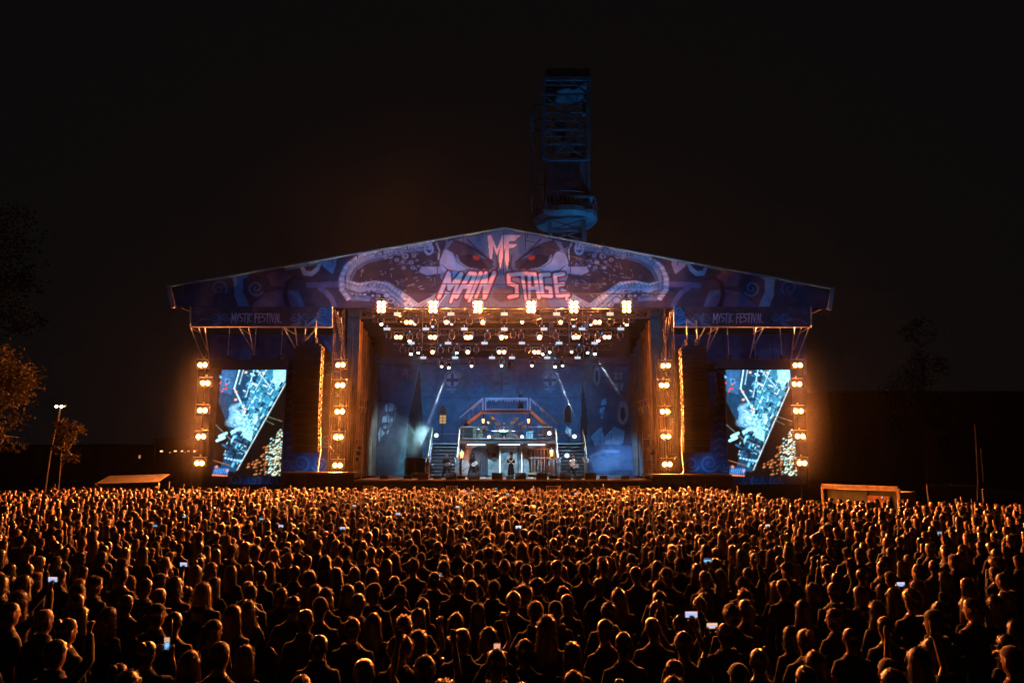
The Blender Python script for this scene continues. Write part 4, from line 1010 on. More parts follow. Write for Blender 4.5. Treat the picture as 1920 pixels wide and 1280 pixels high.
flood(811, 873, 54.9, 'round white lamp under the stairs near the glass case', .15, 1.6); flood(849, 873, 55.2, 'round white lamp under the stairs behind the dark guitarist', .15, 1.6); flood(1063, 854, 55.4, 'round white lamp behind the guitarist in white', .2, 1.2)
# upper deck props
t = thing('dark_cabinet', 'tall black cabinet on the drum deck below the blond figure', 'cabinet', at(878,823,57)); pbox(t, 'body', setdark, 868, 887, 801, 824, 57.0, .8); pbox(t, 'lid', setblue, 867, 888, 799.6, 801, 56.95, .9)
for y0 in (804, 814): pbox(t, 'door_panel', black, 870, 885, y0, y0+8, 56.96, .04)
t = thing('fish_tank', 'grey green glass tank with a white skull shape on the drum deck', 'tank', at(895,823,57)); pbox(t, 'tank_body', mat('murky tank', (.22,.24,.18), .3, noise=.5, scale=4), 888, 904, 802, 824, 57.05, .6)
for x in (888, 904): pbox(t, 'corner_post', ochre, x-.6, x+.6, 801, 824, 57.0, .06)
p = at(896,805,57.0); MB().ball(p+Vector((0,-.02,0)), (.16,.1,.12)).build('skull', setwhite, t, True)
t = thing('small_screen', 'square pale blue screen box on the drum deck by the red chair', 'screen box', at(993,822,57)); pbox(t, 'housing', setdark, 986, 1000, 807, 823, 57.0, .3); pbox(t, 'screen_face', mat('pale blue panel', (.30,.44,.52), .4, noise=.2, scale=4), 987, 999, 808.5, 821.5, 56.97, .025)
t = thing('red_chair', 'high backed dark red chair on the drum deck', 'chair', at(1018,822,57.3)); rd = mat('dark red upholstery', (.16,.035,.03), .7, noise=.3, scale=6)
pbox(t, 'backrest', rd, 1017, 1026, 796, 815, 57.6, .1); pbox(t, 'seat', rd, 1008, 1025, 813, 816, 57.0, .6)
for x in (1009, 1024): 
    for Y in (57.02, 57.55): pbox(t, 'leg', wood, x-.7, x+.7, 816, 823, Y, .06)
pbox(t, 'arm_rest', wood, 1010, 1022, 808, 809.4, 57.05, .08)

# ---------------- drum kit
def drums():
    Y = 57.2; c = at(945, 823, Y); c.z = Z2; t = thing('drum_kit', 'silver drum kit with two bass drums and many cymbals', 'drum kit', c)
    shell = mat('silver drum shell', (.5,.5,.48), .25, .6); skin = mat('dark drum skin', (.05,.05,.055), .5); brass = mat('brass cymbal', (.75,.62,.34), .3, .9); chrome = mat('chrome', (.75,.75,.76), .15, 1.0)
    def drum(x, y, z, r, h, axis, face):
        ax_ = Vector(axis).normalized(); p = Vector((c.x+x, c.y+y, c.z+z)); d = MB().tube([p, p+ax_*h], r, 16).build('drum_shell', shell, t, True)
        MB().tube([p-ax_*.012, p-ax_*.002], r*.93, 16).build('drum_skin', face, d); MB().tube([p+ax_*(h+.002), p+ax_*(h+.012)], r*.93, 16).build('drum_skin', skin, d)
        for k in range(16):
            pass
        u = ax_.orthogonal().normalized(); v = ax_.cross(u)
        MB().tube([p+(u*math.cos(k*math.pi/8)+v*math.sin(k*math.pi/8))*r*1.02 for k in range(17)], .018, 5).build('hoop', chrome, d)
    for x in (-.52, .52): drum(x, -.1, .36, .34, .45, (0,1,0), skin)
    for x, z in ((-.55,.95),(-.2,1.02),(.15,1.02),(.5,.95)): drum(x, .1, z, .17, .22, (x*.1,.55,-1), skin)
    for x in (-1.15, 1.1): drum(x, .25, .55, .25, .4, (0,.1,-1), skin)
    for x, y, z, tl in ((-1.3,.0,1.5,.5),(-.95,.3,1.9,.6),(-.6,.5,1.45,.3),(.75,.4,1.55,-.3),(1.0,.2,1.8,-.6),(1.4,.0,1.45,-.5),(-1.6,.2,1.1,.2),(1.65,.3,1.15,-.2)):
        p = Vector((c.x+x, c.y+y, c.z+z)); n = Vector((tl,-.75,.8)).normalized(); MB().tube([p, p+n*.02], [.24,.07], 14).build('cymbal', brass, t, True)
        MB().tube([p, (p.x, p.y+.05, c.z+.02)], .018, 5).build('cymbal_stand', chrome, t)
    for x in (-1.3,-.35,.3,1.25): MB().tube([(c.x+x,c.y-.15,c.z+.02),(c.x+x,c.y-.15,c.z+.8)], .02, 5).build('rack_post', chrome, t)
    MB().tube([(c.x-1.4,c.y-.15,c.z+.8),(c.x+1.4,c.y-.15,c.z+.8)], .025, 6).build('rack_bar', chrome, t)
    return c
DRUM = drums()

# ---------------- wedge monitors along the stage lip
def wedge(w, h):
    t = thing('stage_monitor', 'x', 'stage monitor')
    m = MB(); d = h*1.1; m.add([(-w/2,-d/2,0),(w/2,-d/2,0),(w/2,d/2,0),(-w/2,d/2,0),(-w/2,-d/2+.03,h),(w/2,-d/2+.03,h),(w/2,-d/2+.16,h),(-w/2,-d/2+.16,h)], [(0,3,2,1),(0,1,5,4),(4,5,6,7),(6,5,1,2),(7,6,2,3),(4,7,3,0)]); m.build('cabinet', black, t)
    m = MB(); m.add([(-w/2+.04,-d/2+.19,h-.03),(w/2-.04,-d/2+.19,h-.03),(w/2-.04,d/2+.005,.05),(-w/2+.04,d/2+.005,.05)], [(0,1,2,3)]); m.build('grille', dblack, t)
    MB().box((-w*.15,-d/2-.01,h*.55),(w*.15,-d/2-.002,h*.75)).build('handle_cup', dblack, t)
    return t
WB, WS = (wedge(.78,.48), []), (wedge(.58,.26), [])
for x in (793.5,846,889,932.5,976,1015.5,1060,1107): place(WB[0], WB[1], (ax(x,50.6,DECK),50.6,DECK+.002), 'large black wedge monitor at the front lip of the stage', group='large wedge monitors on the stage lip')
for x in (720,764.5,820,865,956.5,1036.5,1083,1131.5,1172): place(WS[0], WS[1], (ax(x,51.2,DECK),51.2,DECK+.002), 'low black wedge monitor set back from the stage lip', group='low wedge monitors on the stage lip')

# ---------------- side ladders of lamps and clutter at the wings
def ladder_lamps(pts, label, s):
    (x0,y0),(x1,y1) = pts; Y = 55.0; a, b = at(x0,y0,Y), at(x1,y1,Y); d = Vector((0,0,-.55)); t = thing('ladder_truss', label, 'truss', b)
    for o in (Vector(), d): MB().tube([a+o, b+o], .03).build('rail', alu, t)
    for k in range(6): MB().tube([a.lerp(b,k/5), a.lerp(b,k/5)+d], .02, 5).build('rung', alu, t)
    for k in range(5):
        p = a.lerp(b,(k+.5)/5)+d; q = p+Vector((s*.22,-.05,-.62)); m = MB().tube([p, p.lerp(q,.3), q], [.05,.09,.10], 8); m.build('lamp_barrel', steel, t, True)
    MB().tube([b+Vector((0,0,.1)), (b.x, Y, DECK)], .04).build('stand', dblack, t)
ladder_lamps(((661,745),(689,752)), 'tilted ladder truss of five small lamps against the drape on the street lamp side', -1)
ladder_lamps(((1225,744),(1194,754)), 'tilted ladder truss of five small lamps against the drape on the booth side', 1)
def side_rack(px, label, s):
    Y = 53.5; x = ax(px, Y, 4); t = thing('equipment_rack', label, 'equipment', (x, Y, DECK)); rr = random.Random(int(px))
    for k in (-.45, .45): MB().tube([(x+k,Y,DECK),(x+k,Y,DECK+3.4)], .04).build('upright', steel, t)
    for k in range(4): MB().tube([(x-.45,Y,DECK+.6+k*.8),(x+.45,Y,DECK+.6+k*.8)], .03).build('cross_bar', steel, t)
    for k in range(7):
        z = DECK+.4+k*.45; xx = x+rr.uniform(-.4,.4); MB().box((xx-.13,Y-.2,z),(xx+.13,Y+.05,z+rr.uniform(.15,.32))).build('lamp_box', rr.choice([dblack, steel, black]), t)
    m = MB().tube([(x+s*.6,Y-.3,DECK),(x+s*.95,Y-.3,DECK+.9),(x+s*.9,Y-.3,DECK+1.8),(x+s*.5,Y-.3,DECK+2.6)], .05, 6); m.build('cable_loom', mat('grey cable', (.3,.27,.24), .6), t, True)
side_rack(668, 'cluttered lamp rack in the wing on the street lamp side', -1); side_rack(1217, 'cluttered lamp rack in the wing on the booth side', 1); side_rack(1232, 'lamp rack with cable loom against the booth side drape', -1)

# ================================================================== AROUND THE STAGE
crane_m = mat('blue grey crane paint', (0.16,0.18,0.20), 0.6, 0.2, noise=0.4, scale=.6)
def crane():
    Y = 88.0; base = at(1062, 440, Y); base.z = 0; t = thing('harbour_crane', 'old lattice harbour crane tower lit blue behind the gable', 'crane', base)
    D = 6.5
    def A(x, y, dy=0): return at(x, y, Y+dy) 
    # lattice stem below the ring
    for x in (1031, 1094):
        for dy in (0, D): p = A(x, 412, dy); MB().beam((p.x*1.02-.0, p.y, 0), p, .55, .55).build('leg', crane_m, t)
    for k, y0 in enumerate(range(412, 470, 19)):
        for dy in (0, D):
            MB().beam(A(1031,y0,dy), A(1094,y0+19,dy), .18).build('brace', crane_m, t); MB().beam(A(1094,y0,dy), A(1031,y0+19,dy), .18).build('brace', crane_m, t); MB().beam(A(1031,y0+19,dy), A(1094,y0+19,dy), .2).build('brace', crane_m, t)
    # ring gallery
    c = (A(1059,408)+A(1059,408,D))/2; r = (A(1122,408).x-A(996,408).x)/2
    m = MB(); n = 28; prof = ((.62,-.9),(.9,-1.0),(1.0,-.5),(1.0,.2),(.96,.4),(.62,.4))
    m.add([(c.x+r*a*math.cos(2*math.pi*j/n), c.y+r*a*math.sin(2*math.pi*j/n), c.z+z) for a, z in prof for j in range(n)], [(i*n+j, i*n+(j+1)%n, (i+1)*n+(j+1)%n, (i+1)*n+j) for i in range(5) for j in range(n)]); m.build('ring_gallery', crane_m, t)
    for k in range(24):
        a = 2*math.pi*k/24; MB().beam((c.x+r*math.cos(a),c.y+r*math.sin(a),c.z+.9),(c.x+r*.97*math.cos(a),c.y+r*.97*math.sin(a),c.z+2.2), .09).build('rail_post', crane_m, t)
    MB().tube([(c.x+r*.97*math.cos(k*math.pi/14),c.y+r*.97*math.sin(k*math.pi/14),c.z+2.2) for k in range(29)], .06, 5).build('rail', crane_m, t)
    def cb(name, x0, x1, y0, y1, dy, d): return pbox(t, name, crane_m, x0, x1, y0, y1, Y+dy, d)
    cb('cab', 1020, 1112, 380, 398, -.4, D+.8); 
    for x in (1024, 1040, 1056, 1072, 1088, 1104): cb('cab_mullion', x-1, x+1, 368, 392, -.6, .15)
    cb('cab_roof', 1068, 1113, 366, 369.5, -.7, 3); cb('sill', 1018, 1113, 391, 394, -.7, .3)
    cb('machine_house', 1024, 1106, 300, 368, .4, D-.8); 
    for k in range(6): cb('house_rib', 1027+k*15, 1028.6+k*15, 302, 366, .25, .14)
    # upper lattice mast
    legs = [(1019,300),(1103,300)]; topx = [(1020,180),(1102,180)]
    for dy in (0.3, D-.3):
        for a, b in zip(legs, topx): MB().beam(A(*a,dy), A(*b,dy), .5).build('mast_leg', crane_m, t)
        for y0, y1 in ((180,243),(243,300)):
            MB().beam(A(1020,y0,dy), A(1102,y1,dy), .2).build('brace', crane_m, t); MB().beam(A(1102,y0,dy), A(1020,y1,dy), .2).build('brace', crane_m, t)
        for x in (1041, 1062, 1082): MB().beam(A(x,180,dy), A(x,300,dy), .12).build('mast_post', crane_m, t)
        for y0, y1 in ((180,211),(211,243),(243,272),(272,300)):
            for x0, x1 in ((1020,1062),(1062,1102)): MB().beam(A(x0,y0,dy), A(x1,y1,dy), .12).build('brace', crane_m, t)
        for y in (195, 211, 227, 256, 285): MB().beam(A(1019,y,dy), A(1103,y,dy), .14).build('girt', crane_m, t)
        for y in (178, 243, 270, 300): MB().beam(A(1017,y,dy), A(1104,y,dy), .32).build('girt', crane_m, t)
        MB().beam(A(1017,180,dy), A(1024,143,dy), .45).build('head_post', crane_m, t); MB().beam(A(1100,180,dy), A(1108,143,dy), .45).build('head_post', crane_m, t)
        MB().beam(A(1024,160,dy), A(1104,160,dy), .16).build('girt', crane_m, t); MB().beam(A(1062,146,dy), A(1103,176,dy), .2).build('brace', crane_m, t); MB().beam(A(1062,160,dy), A(1024,146,dy), .2).build('brace', crane_m, t)
    cb('head_beam', 1022, 1108, 143, 150.5, 0, D); cb('head_hood', 1024, 1107, 128, 142, .5, D-1)
    cb('winch', 1040, 1062, 227, 241, 1.5, 2.5); cb('winch', 1070, 1082, 285, 299, 1, 2); cb('winch', 1092, 1098, 190, 212, .6, 1); cb('winch', 1090, 1097, 274, 295, .6, 1)
    for k in range(12): 
        x, y = random.uniform(1026,1092), random.uniform(250,296); cb('gear', x, x+random.uniform(3,10), y, y+random.uniform(2,6), random.uniform(1,4), .6)
    # caged ladder and landings on one flank
    for x in (995.5, 1003.5): MB().beam(A(x,223,.5), A(x,330,.5), .14).build('ladder_rail', crane_m, t)
    for k in range(24): MB().beam(A(995.5,226+k*4.4,.5), A(1003.5,226+k*4.4,.5), .07).build('ladder_rung', crane_m, t)
    for y in (196, 223, 244, 328, 347): MB().beam(A(995,y,.5), A(1021,y,.5), .2).build('landing', crane_m, t)
    for y0, y1, x in ((196,223,1001),(244,304,1013),(310,345,1007),(330,395,997),(347,380,1013)): MB().beam(A(x,y0,.4), A(x,y1,.4), .14).build('ladder_rail', crane_m, t)
crane()
spot('crane_flood', (26, 80, 3.0), at(1085, 300, 91), 32200, (.02,.36,1.0), 60, .6, .3)
spot('crane_flood', (4.0, 70, 15.6), at(1060, 400, 89), 2200, (.02,.36,1.0), 80, .6, .3)

# ---------------- trees
bark = mat('bark', (0.025,0.02,0.016), 0.9, noise=.3, scale=4, bump=.6)
def leaf_mat(name, c): return mat(name, c, 0.8, noise=.35, scale=1.0, transl=.35, spec=.1)
def tree(label, base, trunk_h, blobs, n, leaf, lm, seed, r0=.25):
    rr = random.Random(seed); t = thing('tree', label, 'tree', base); b = Vector(base); top = b+Vector((0,0,trunk_h))
    m = MB(); m.tube([b-Vector((0,0,.1)), b+Vector((.1,0,trunk_h*.5)), top], [r0, r0*.75, r0*.45], 9)
    for (c, rad) in blobs:
        c = Vector(c); s = b.lerp(top, rr.uniform(.55,1)); mid = s.lerp(c,.5)+Vector((rr.uniform(-.3,.3),rr.uniform(-.3,.3),.2)); m.tube([s, mid, c], [r0*.35, r0*.22, .03], 6)
        for k in range(5):
            e = c+Vector((rr.gauss(0,1),rr.gauss(0,1),rr.gauss(0,1)))*Vector(rad).length*.33; m.tube([mid.lerp(c,rr.uniform(.3,1)), e], [.05,.012], 4, False)
    m.build('trunk', bark, t, True)
    V = []; F = []
    tot = sum(rad[0]*rad[1]*rad[2] for _, rad in blobs)
    for c, rad in blobs:
        k = int(n*rad[0]*rad[1]*rad[2]/tot); twigs = [(rr.gauss(0,1),rr.gauss(0,1),rr.gauss(0,1)) for _ in range(max(6,k//26))]
        for i in range(k):
            d = Vector(rr.choice(twigs)).normalized()*rr.uniform(.25,1)**.5; d += Vector((rr.gauss(0,.16),rr.gauss(0,.16),rr.gauss(0,.16)))
            p = Vector((c[0]+d.x*rad[0], c[1]+d.y*rad[1], c[2]+d.z*rad[2])); a = Vector((rr.gauss(0,1),rr.gauss(0,1),rr.gauss(0,.6)-.5)).normalized(); w = a.orthogonal().normalized(); w.rotate(Matrix.Rotation(rr.uniform(0,6.28),3,a)); s = leaf*rr.uniform(.6,1.3)
            o = len(V); V += [p, p+a*s*.5+w*s*.32, p+a*s, p+a*s*.5-w*s*.32]; F.append((o,o+1,o+2,o+3))
    mb = MB(); mb.v = [tuple(v-b) for v in V]; mb.f = F
    me = mb.mesh('crown', lm); o = bpy.data.objects.new('crown', me); COL.objects.link(o); o.parent = t; o['kind'] = 'stuff'
    return t
g1 = leaf_mat('lime leaf', (.020,.016,.005)); g2 = leaf_mat('dark leaf', (.007,.008,.004)); g3 = leaf_mat('autumn leaf', (.03,.021,.008))
P_ = lambda x, y, Y: tuple(at(x,y,Y))
tree('big leafy tree hanging into view beyond the street lamp', (ax(-95,34,0),34,0), 7, [(P_(-60,720,34),(2.6,2.4,1.9)),(P_(5,695,33.5),(1.5,1.4,1.2)),(P_(35,730,33.5),(1.0,1,.75)),(P_(-10,790,33.5),(1.3,1.2,1.0)),(P_(15,830,33.5),(.8,.8,.4))], 5200, .20, g1, 1, .3)
tree('tall dark tree crown rising above the leafy one', (ax(-120,50,0),50,0), 14, [(P_(-40,560,50),(4.0,3,3.2)),(P_(30,500,50),(2.6,2.4,2.0)),(P_(-20,430,50),(3.6,3,2)),(P_(50,590,50),(1.6,1.5,1.3))], 5000, .26, g2, 8, .3)
tree('thin young tree around the lit street lamp', (ax(100,44,0),44,0), 4.6, [(P_(125,808,44),(.85,.8,.7)),(P_(118,838,44),(.6,.6,.5)),(P_(135,855,44),(.5,.5,.4)),(P_(112,790,44),(.5,.5,.4)),(P_(145,803,44),(.5,.4,.2))], 1500, .15, g3, 2, .07)
tree('tall dark tree behind the wooden booth', (ax(1745,60,0),60,0), 10, [(P_(1700,735,60),(2.0,1.8,1.8)),(P_(1735,690,60),(1.8,1.7,1.6)),(P_(1765,770,60),(1.6,1.5,1.4)),(P_(1690,800,60),(1.3,1.2,1.2)),(P_(1720,620,60),(1.4,1.4,1.2))], 5000, .17, g2, 3, .2)
tree('slender pale barked tree leaning behind the banner fence', (ax(1790,64,0),64,0), 6, [(P_(1760,800,64),(1.2,1.2,1.7)),(P_(1775,840,64),(1,1,1.1))], 900, .16, g2, 4, .09)

# ---------------- street lamp
p = at(114, 762, 45); t = thing('street_lamp', 'lit street lamp on a thin pole above the young tree', 'street lamp', (p.x-.5, 45, 0))
MB().tube([(p.x-.5,45,0),(p.x-.35,45,p.z*.6),(p.x,45,p.z-.05)], [.09,.07,.045], 8).build('pole', bark, t, True); MB().tube([(p.x-.3,45,p.z+.02),(p.x+.3,45,p.z+.02)], .03).build('arm', steel, t)
for dx in (-.22,.12):
    MB().box((p.x+dx-.14,44.9,p.z+.04),(p.x+dx+.14,45.2,p.z+.12)).build('lamp_head', dblack, t)
    d = MB(); d.tube([(p.x+dx,44.88,p.z-.0),(p.x+dx,44.84,p.z-.0)],[.08,.05],8); d.build('lamp_glass', glow('street lamp glass', (1.0,.55,.2), 500 if dx > 0 else 120), t, True)

# ---------------- buildings in the dark
corr = mat('brown corrugated cladding', (.10,.065,.045), .8, noise=.3, scale=.8, bump=.3); bdark = mat('dark brick', (.05,.035,.03), .9, noise=.3, scale=2); 
def building(label, x0, x1, yt, Y, d, m, ribs, wins=()):
    a = at(x0,yt,Y); z = a.z; X0, X1 = ax(x0,Y,z/2), ax(x1,Y,z/2); t = thing('building', label, 'building', ((X0+X1)/2, Y, 0))
    MB().box((X0,Y,0),(X1,Y+d,z)).build('wall', m, t); MB().box((X0-.1,Y-.12,z),(X1+.1,Y+d+.1,z+.18)).build('roof_edge', bdark, t)
    for k in range(ribs): x = X0+(X1-X0)*(k+.5)/ribs; MB().box((x-.06,Y-.06,.05),(x+.06,Y-.002,z-.05)).build('cladding_rib', m, t)
    for (wx0,wx1,wy0,wy1,mm) in wins: pbox(t, 'window', mm, wx0, wx1, wy0, wy1, Y-.05, .05)
wl_ = glow('lit far window', (1.0,.55,.28), 1.6); wl2 = glow('dim far window', (1.0,.45,.2), .5)
building('long brown clad shed beyond the street lamp', -140, 160, 837, 62, 12, corr, 34)
building('low dark brick building between shed and stage', 160, 286, 836, 66, 6, bdark, 0, [(260,263,853,859,wl2)])
building('far hall with a row of small lit windows', 287, 380, 825, 66.3, 6, bdark, 0, [(300,305,844,847,wl_),(317,320,847,849,wl2),(326,331,844,846.5,wl_),(339,343,844,846.5,wl_),(346,348,847,848.5,wl2),(351,355,844,846.5,wl2),(362,366,844,847,wl_),(366,369,843,845,glow('red far lamp',(1,.06,.02),1.5)),(348,370,826,838,wl2 if False else bdark)])
building('dark factory hall behind the trees', 1560, 1990, 735, 110, 20, bdark, 0)
# ---------------- stalls, booth, banners
canvas_m = mat('pale canvas', (.07,.06,.05), .95, spec=.1, noise=.2, scale=2)
def stall():
    Y = 47.5; t = thing('stall', 'small stall with a pale sloping canvas roof', 'stall', (ax(235,Y,1),Y,0)); a, b = at(179,906.5,Y), at(297,903,Y)
    m = MB(); m.add([a, b, b+Vector((0,1.6,.5)), a+Vector((0,1.6,.5)), a-Vector((0,0,.28)), b-Vector((0,0,.28))], [(0,1,2,3),(4,5,1,0)]); m.build('canopy', canvas_m, t)
    for p in (a, b, a+Vector((0,1.5,0)), b+Vector((0,1.5,0))): MB().tube([(p.x,p.y+.05,0),(p.x,p.y+.05,p.z-.02)], .04).build('post', steel, t)
    MB().box((a.x+.2,Y+1.4,.02),(b.x-1.3,Y+1.45,b.z-.2)).build('back_panel', corr, t); MB().tube([a+Vector((0,-.02,0)), a+Vector((.8,-.02,-.6))], .04).build('brace', wood, t)
stall()
t = thing('leaning_frame', 'tilted wooden frame beside the pale stall', 'frame', at(152,925,46.5)); 
for a, b in (((130,930),(155,912)),((155,912),(166,925)),((145,934),(160,918))): MB().beam(at(*a,46.5), at(*b,46.5), .06).build('slat', wood, t)
woodl = mat('light timber', (.42,.27,.14), .7, noise=.3, scale=5, bump=.2)
def booth():
    a, b = at(1542,911,40.0), at(1684,916,36.6); b.z = a.z; L = (Vector((b.x,b.y,0))-Vector((a.x,a.y,0))).length; h = a.z
    t = thing('wooden_booth', 'light timber framed booth with green panel and tan door', 'booth', (0,0,0))
    MB().beam((0,0,h), (L,0,h), .14, .24).build('top_beam', woodl, t)
    for x in (0, L): MB().beam((x,0,0), (x,0,h), .14, .14).build('post', woodl, t)
    gp = mat('olive green panel', (.10,.10,.05), .8, noise=.25, scale=2)
    MB().box((.08,.06,.02),(L*.6,.12,h-.14)).build('panel', gp, t); MB().box((L*.605,.02,.02),(L*.88,.10,h-.42)).build('door', mat('tan door', (.34,.16,.09), .7, noise=.2, scale=2), t)
    MB().box((L*.60,.125,.02),(L-.08,.18,h-.14)).build('panel', gp, t); MB().tube([(L*.42,.03,1.0),(L*.42,.0,1.0)], .2, 14).build('round_sign', woodl, t)
    MB().box((.05,.2,.02),(L-.05,2.0,h-.2)).build('store_room', gp, t)
    t.location = (a.x,a.y,0); t.rotation_euler = (0,0,math.atan2(b.y-a.y, b.x-a.x))
booth()
fence_st = mat('dull fence pipe', (.12,.11,.10), .6)
def fence_banner(label, x0, x1, yt0, yt1, Y, txt, tx, ty, tw, th, wd, h=1.9):
    a, b = at(x0,yt0,Y), at(x1,yt1,Y); t = thing('fence_banner', label, 'fence', ((a.x+b.x)/2,Y,0))
    MB().tube([a, b], .04).build('top_rail', fence_st, t)
    for p in (a, b): MB().tube([(p.x,p.y,0),p], .04).build('post', fence_st, t)
    c = Canvas(x0+2, x1-2, max(yt0,yt1)+1, max(yt0,yt1)+70, 1.5, (.05,.035,.032)); c.text(txt, tx, ty, tw, th, (.34,.22,.17), wd, .25, 0, .3)
    c.noise(.3, 12, 4); c.sheet('banner_cloth', prt, lambda x, y: at(x,y,Y+.05), t)
fence_banner('dark fence banner with the letters MF beyond the booth', 1738, 1832, 909, 910, 35, 'MF', 1738, 930, 22, 26, 7)
fence_banner('dark fence banner reading MYSTIC at the edge of the crowd', 1842, 1990, 917, 930, 33, 'MYSTIC', 1862, 947, 13, 26, 5)
drk = mat('weathered dark mast', (.008,.007,.006), .95, spec=.05); p = at(1829,795,34.6); t = thing('mast', 'thin steel mast between the two fence banners', 'pole', (ax(1836,34.6,1),34.6,0)); MB().tube([(ax(1836,34.6,1),34.6,0), at(1833,860,34.6), p], [.07,.06,.04], 8).build('pole', drk, t); MB().tube([at(1840,840,34.8), at(1845,905,34.8)], .05).build('stay', drk, t)
# crowd barrier pieces that stick up
def barrier(x0, x1, yt, Y, label):
    a, b = at(x0,yt,Y), at(x1,yt,Y); t = thing('crowd_barrier', label, 'barrier', ((a.x+b.x)/2,Y,0)); MB().tube([(a.x,Y,0), a, b, (b.x,Y,0)], .035, 6).build('frame', alu, t)
    for k in range(1,6): x = a.x+(b.x-a.x)*k/6; MB().tube([(x,Y,.1),(x,Y,a.z)], .015, 5).build('bar', alu, t)
barrier(-30, 30, 919.5, 40, 'steel barrier frame at the crowd edge near the big tree')
for x0, x1, l in ((682,700,'steel frame in the pit at the street lamp end of the stage'),(838,857,'steel frame in the pit before the long haired guitarist'),(1025,1048,'steel frame in the pit before the barred cell'),(1178,1198,'steel frame in the pit at the booth end of the stage')): barrier(x0, x1, 911, 48.6, l)

# ================================================================== PEOPLE
HAZE = 0.000015
def remesh(mb, vox, material, name, it=2):
    me = bpy.data.meshes.new(name); me.from_pydata(mb.v, [], mb.f); me.update()
    o = bpy.data.objects.new('tmp', me); COL.objects.link(o)
    md = o.modifiers.new('r', 'REMESH'); md.mode = 'VOXEL'; md.voxel_size = vox; md.use_smooth_shade = True
    sm = o.modifiers.new('s', 'SMOOTH'); sm.factor = .5; sm.iterations = it
    dg = bpy.context.evaluated_depsgraph_get()
    out = bpy.data.meshes.new_from_object(o.evaluated_get(dg), preserve_all_data_layers=False, depsgraph=dg)
    bpy.data.objects.remove(o); bpy.data.meshes.remove(me)
    out.name = name; out.materials.clear(); out.materials.append(material); out.shade_smooth()
    return out
NECK = Vector((0, 0, 1.50))
def head_rings(lo=False):
    rows = [(0,.022,1.515,.036,.048),(0,.020,1.535,.052,.068),(0,.012,1.565,.064,.084),(0,.004,1.60,.074,.092),(0,-.002,1.64,.081,.098),(0,-.006,1.68,.084,.101),(0,-.010,1.715,.078,.095),(0,-.012,1.742,.062,.077),(0,-.012,1.76,.034,.042)]
    mb = MB(); mb.rings(rows[::2] if lo else rows, 8 if lo else 16)
    if not lo:
        mb.tube([(0,.092,1.655),(0,.108,1.625),(0,.118,1.607),(0,.098,1.598)], [.010,.012,.016,.012], 8)       # nose
        mb.tube([(-.05,.078,1.672),(0,.094,1.668),(.05,.078,1.672)], [.010,.013,.010], 8)                        # brow
        mb.tube([(-.025,.083,1.568),(0,.091,1.568),(.025,.083,1.568)], [.006,.010,.006], 8)                      # lips
        mb.ball((0,.072,1.528), (.028,.024,.02)) 
        for s in (-1, 1): mb.ball((s*.085,-.012,1.632), (.012,.022,.034), 8, 6)                                  # ears
    return mb
def xform(mb, M): 
    n = MB(); n.v = [tuple(M @ Vector(v)) for v in mb.v]; n.f = mb.f; return n
def head_matrix(yaw=0, tilt=0, lean=0):
    return Matrix.Translation(NECK) @ Matrix.Rotation(yaw,4,'Z') @ Matrix.Rotation(-tilt,4,'X') @ Matrix.Rotation(lean,4,'Y') @ Matrix.Scale(1.07,4) @ Matrix.Translation(-NECK)
def hand(mb, w, d, side, curl, up=(0,1,0)):
    """palm, four unequal fingers, and a thumb leaving the side of the palm"""
    d = Vector(d).normalized(); u = Vector(up); lat = d.cross(u)
    if lat.length < .1: lat = d.cross(Vector((1,0,0)))
    lat = lat.normalized()*side; nrm = lat.cross(d).normalized()*side
    w = Vector(w); pe = w + d*.085
    mb.tube([w-d*.02, w+d*.03, pe], [.026,.036,.038], 8, flat=.55)
    for k, L in enumerate((.070,.080,.074,.056)):
        b = w + d*.078 + lat*(.030-.020*k); c1 = b + (d*math.cos(curl*.6)+nrm*math.sin(curl*.6))*L*.5; c2 = c1 + (d*math.cos(curl*1.7)+nrm*math.sin(curl*1.7))*L*.5
        mb.tube([b-d*.02, b, c1, c2], [.010,.010,.0095,.008], 6)
    tb = w + d*.028 + lat*.030; t1 = tb + (d*.55+lat*.7+nrm*.3)*.040; mb.tube([tb-lat*.015, tb, t1, t1+(d*.85+lat*.1+nrm*.4)*.032], [.014,.013,.011,.009], 6)
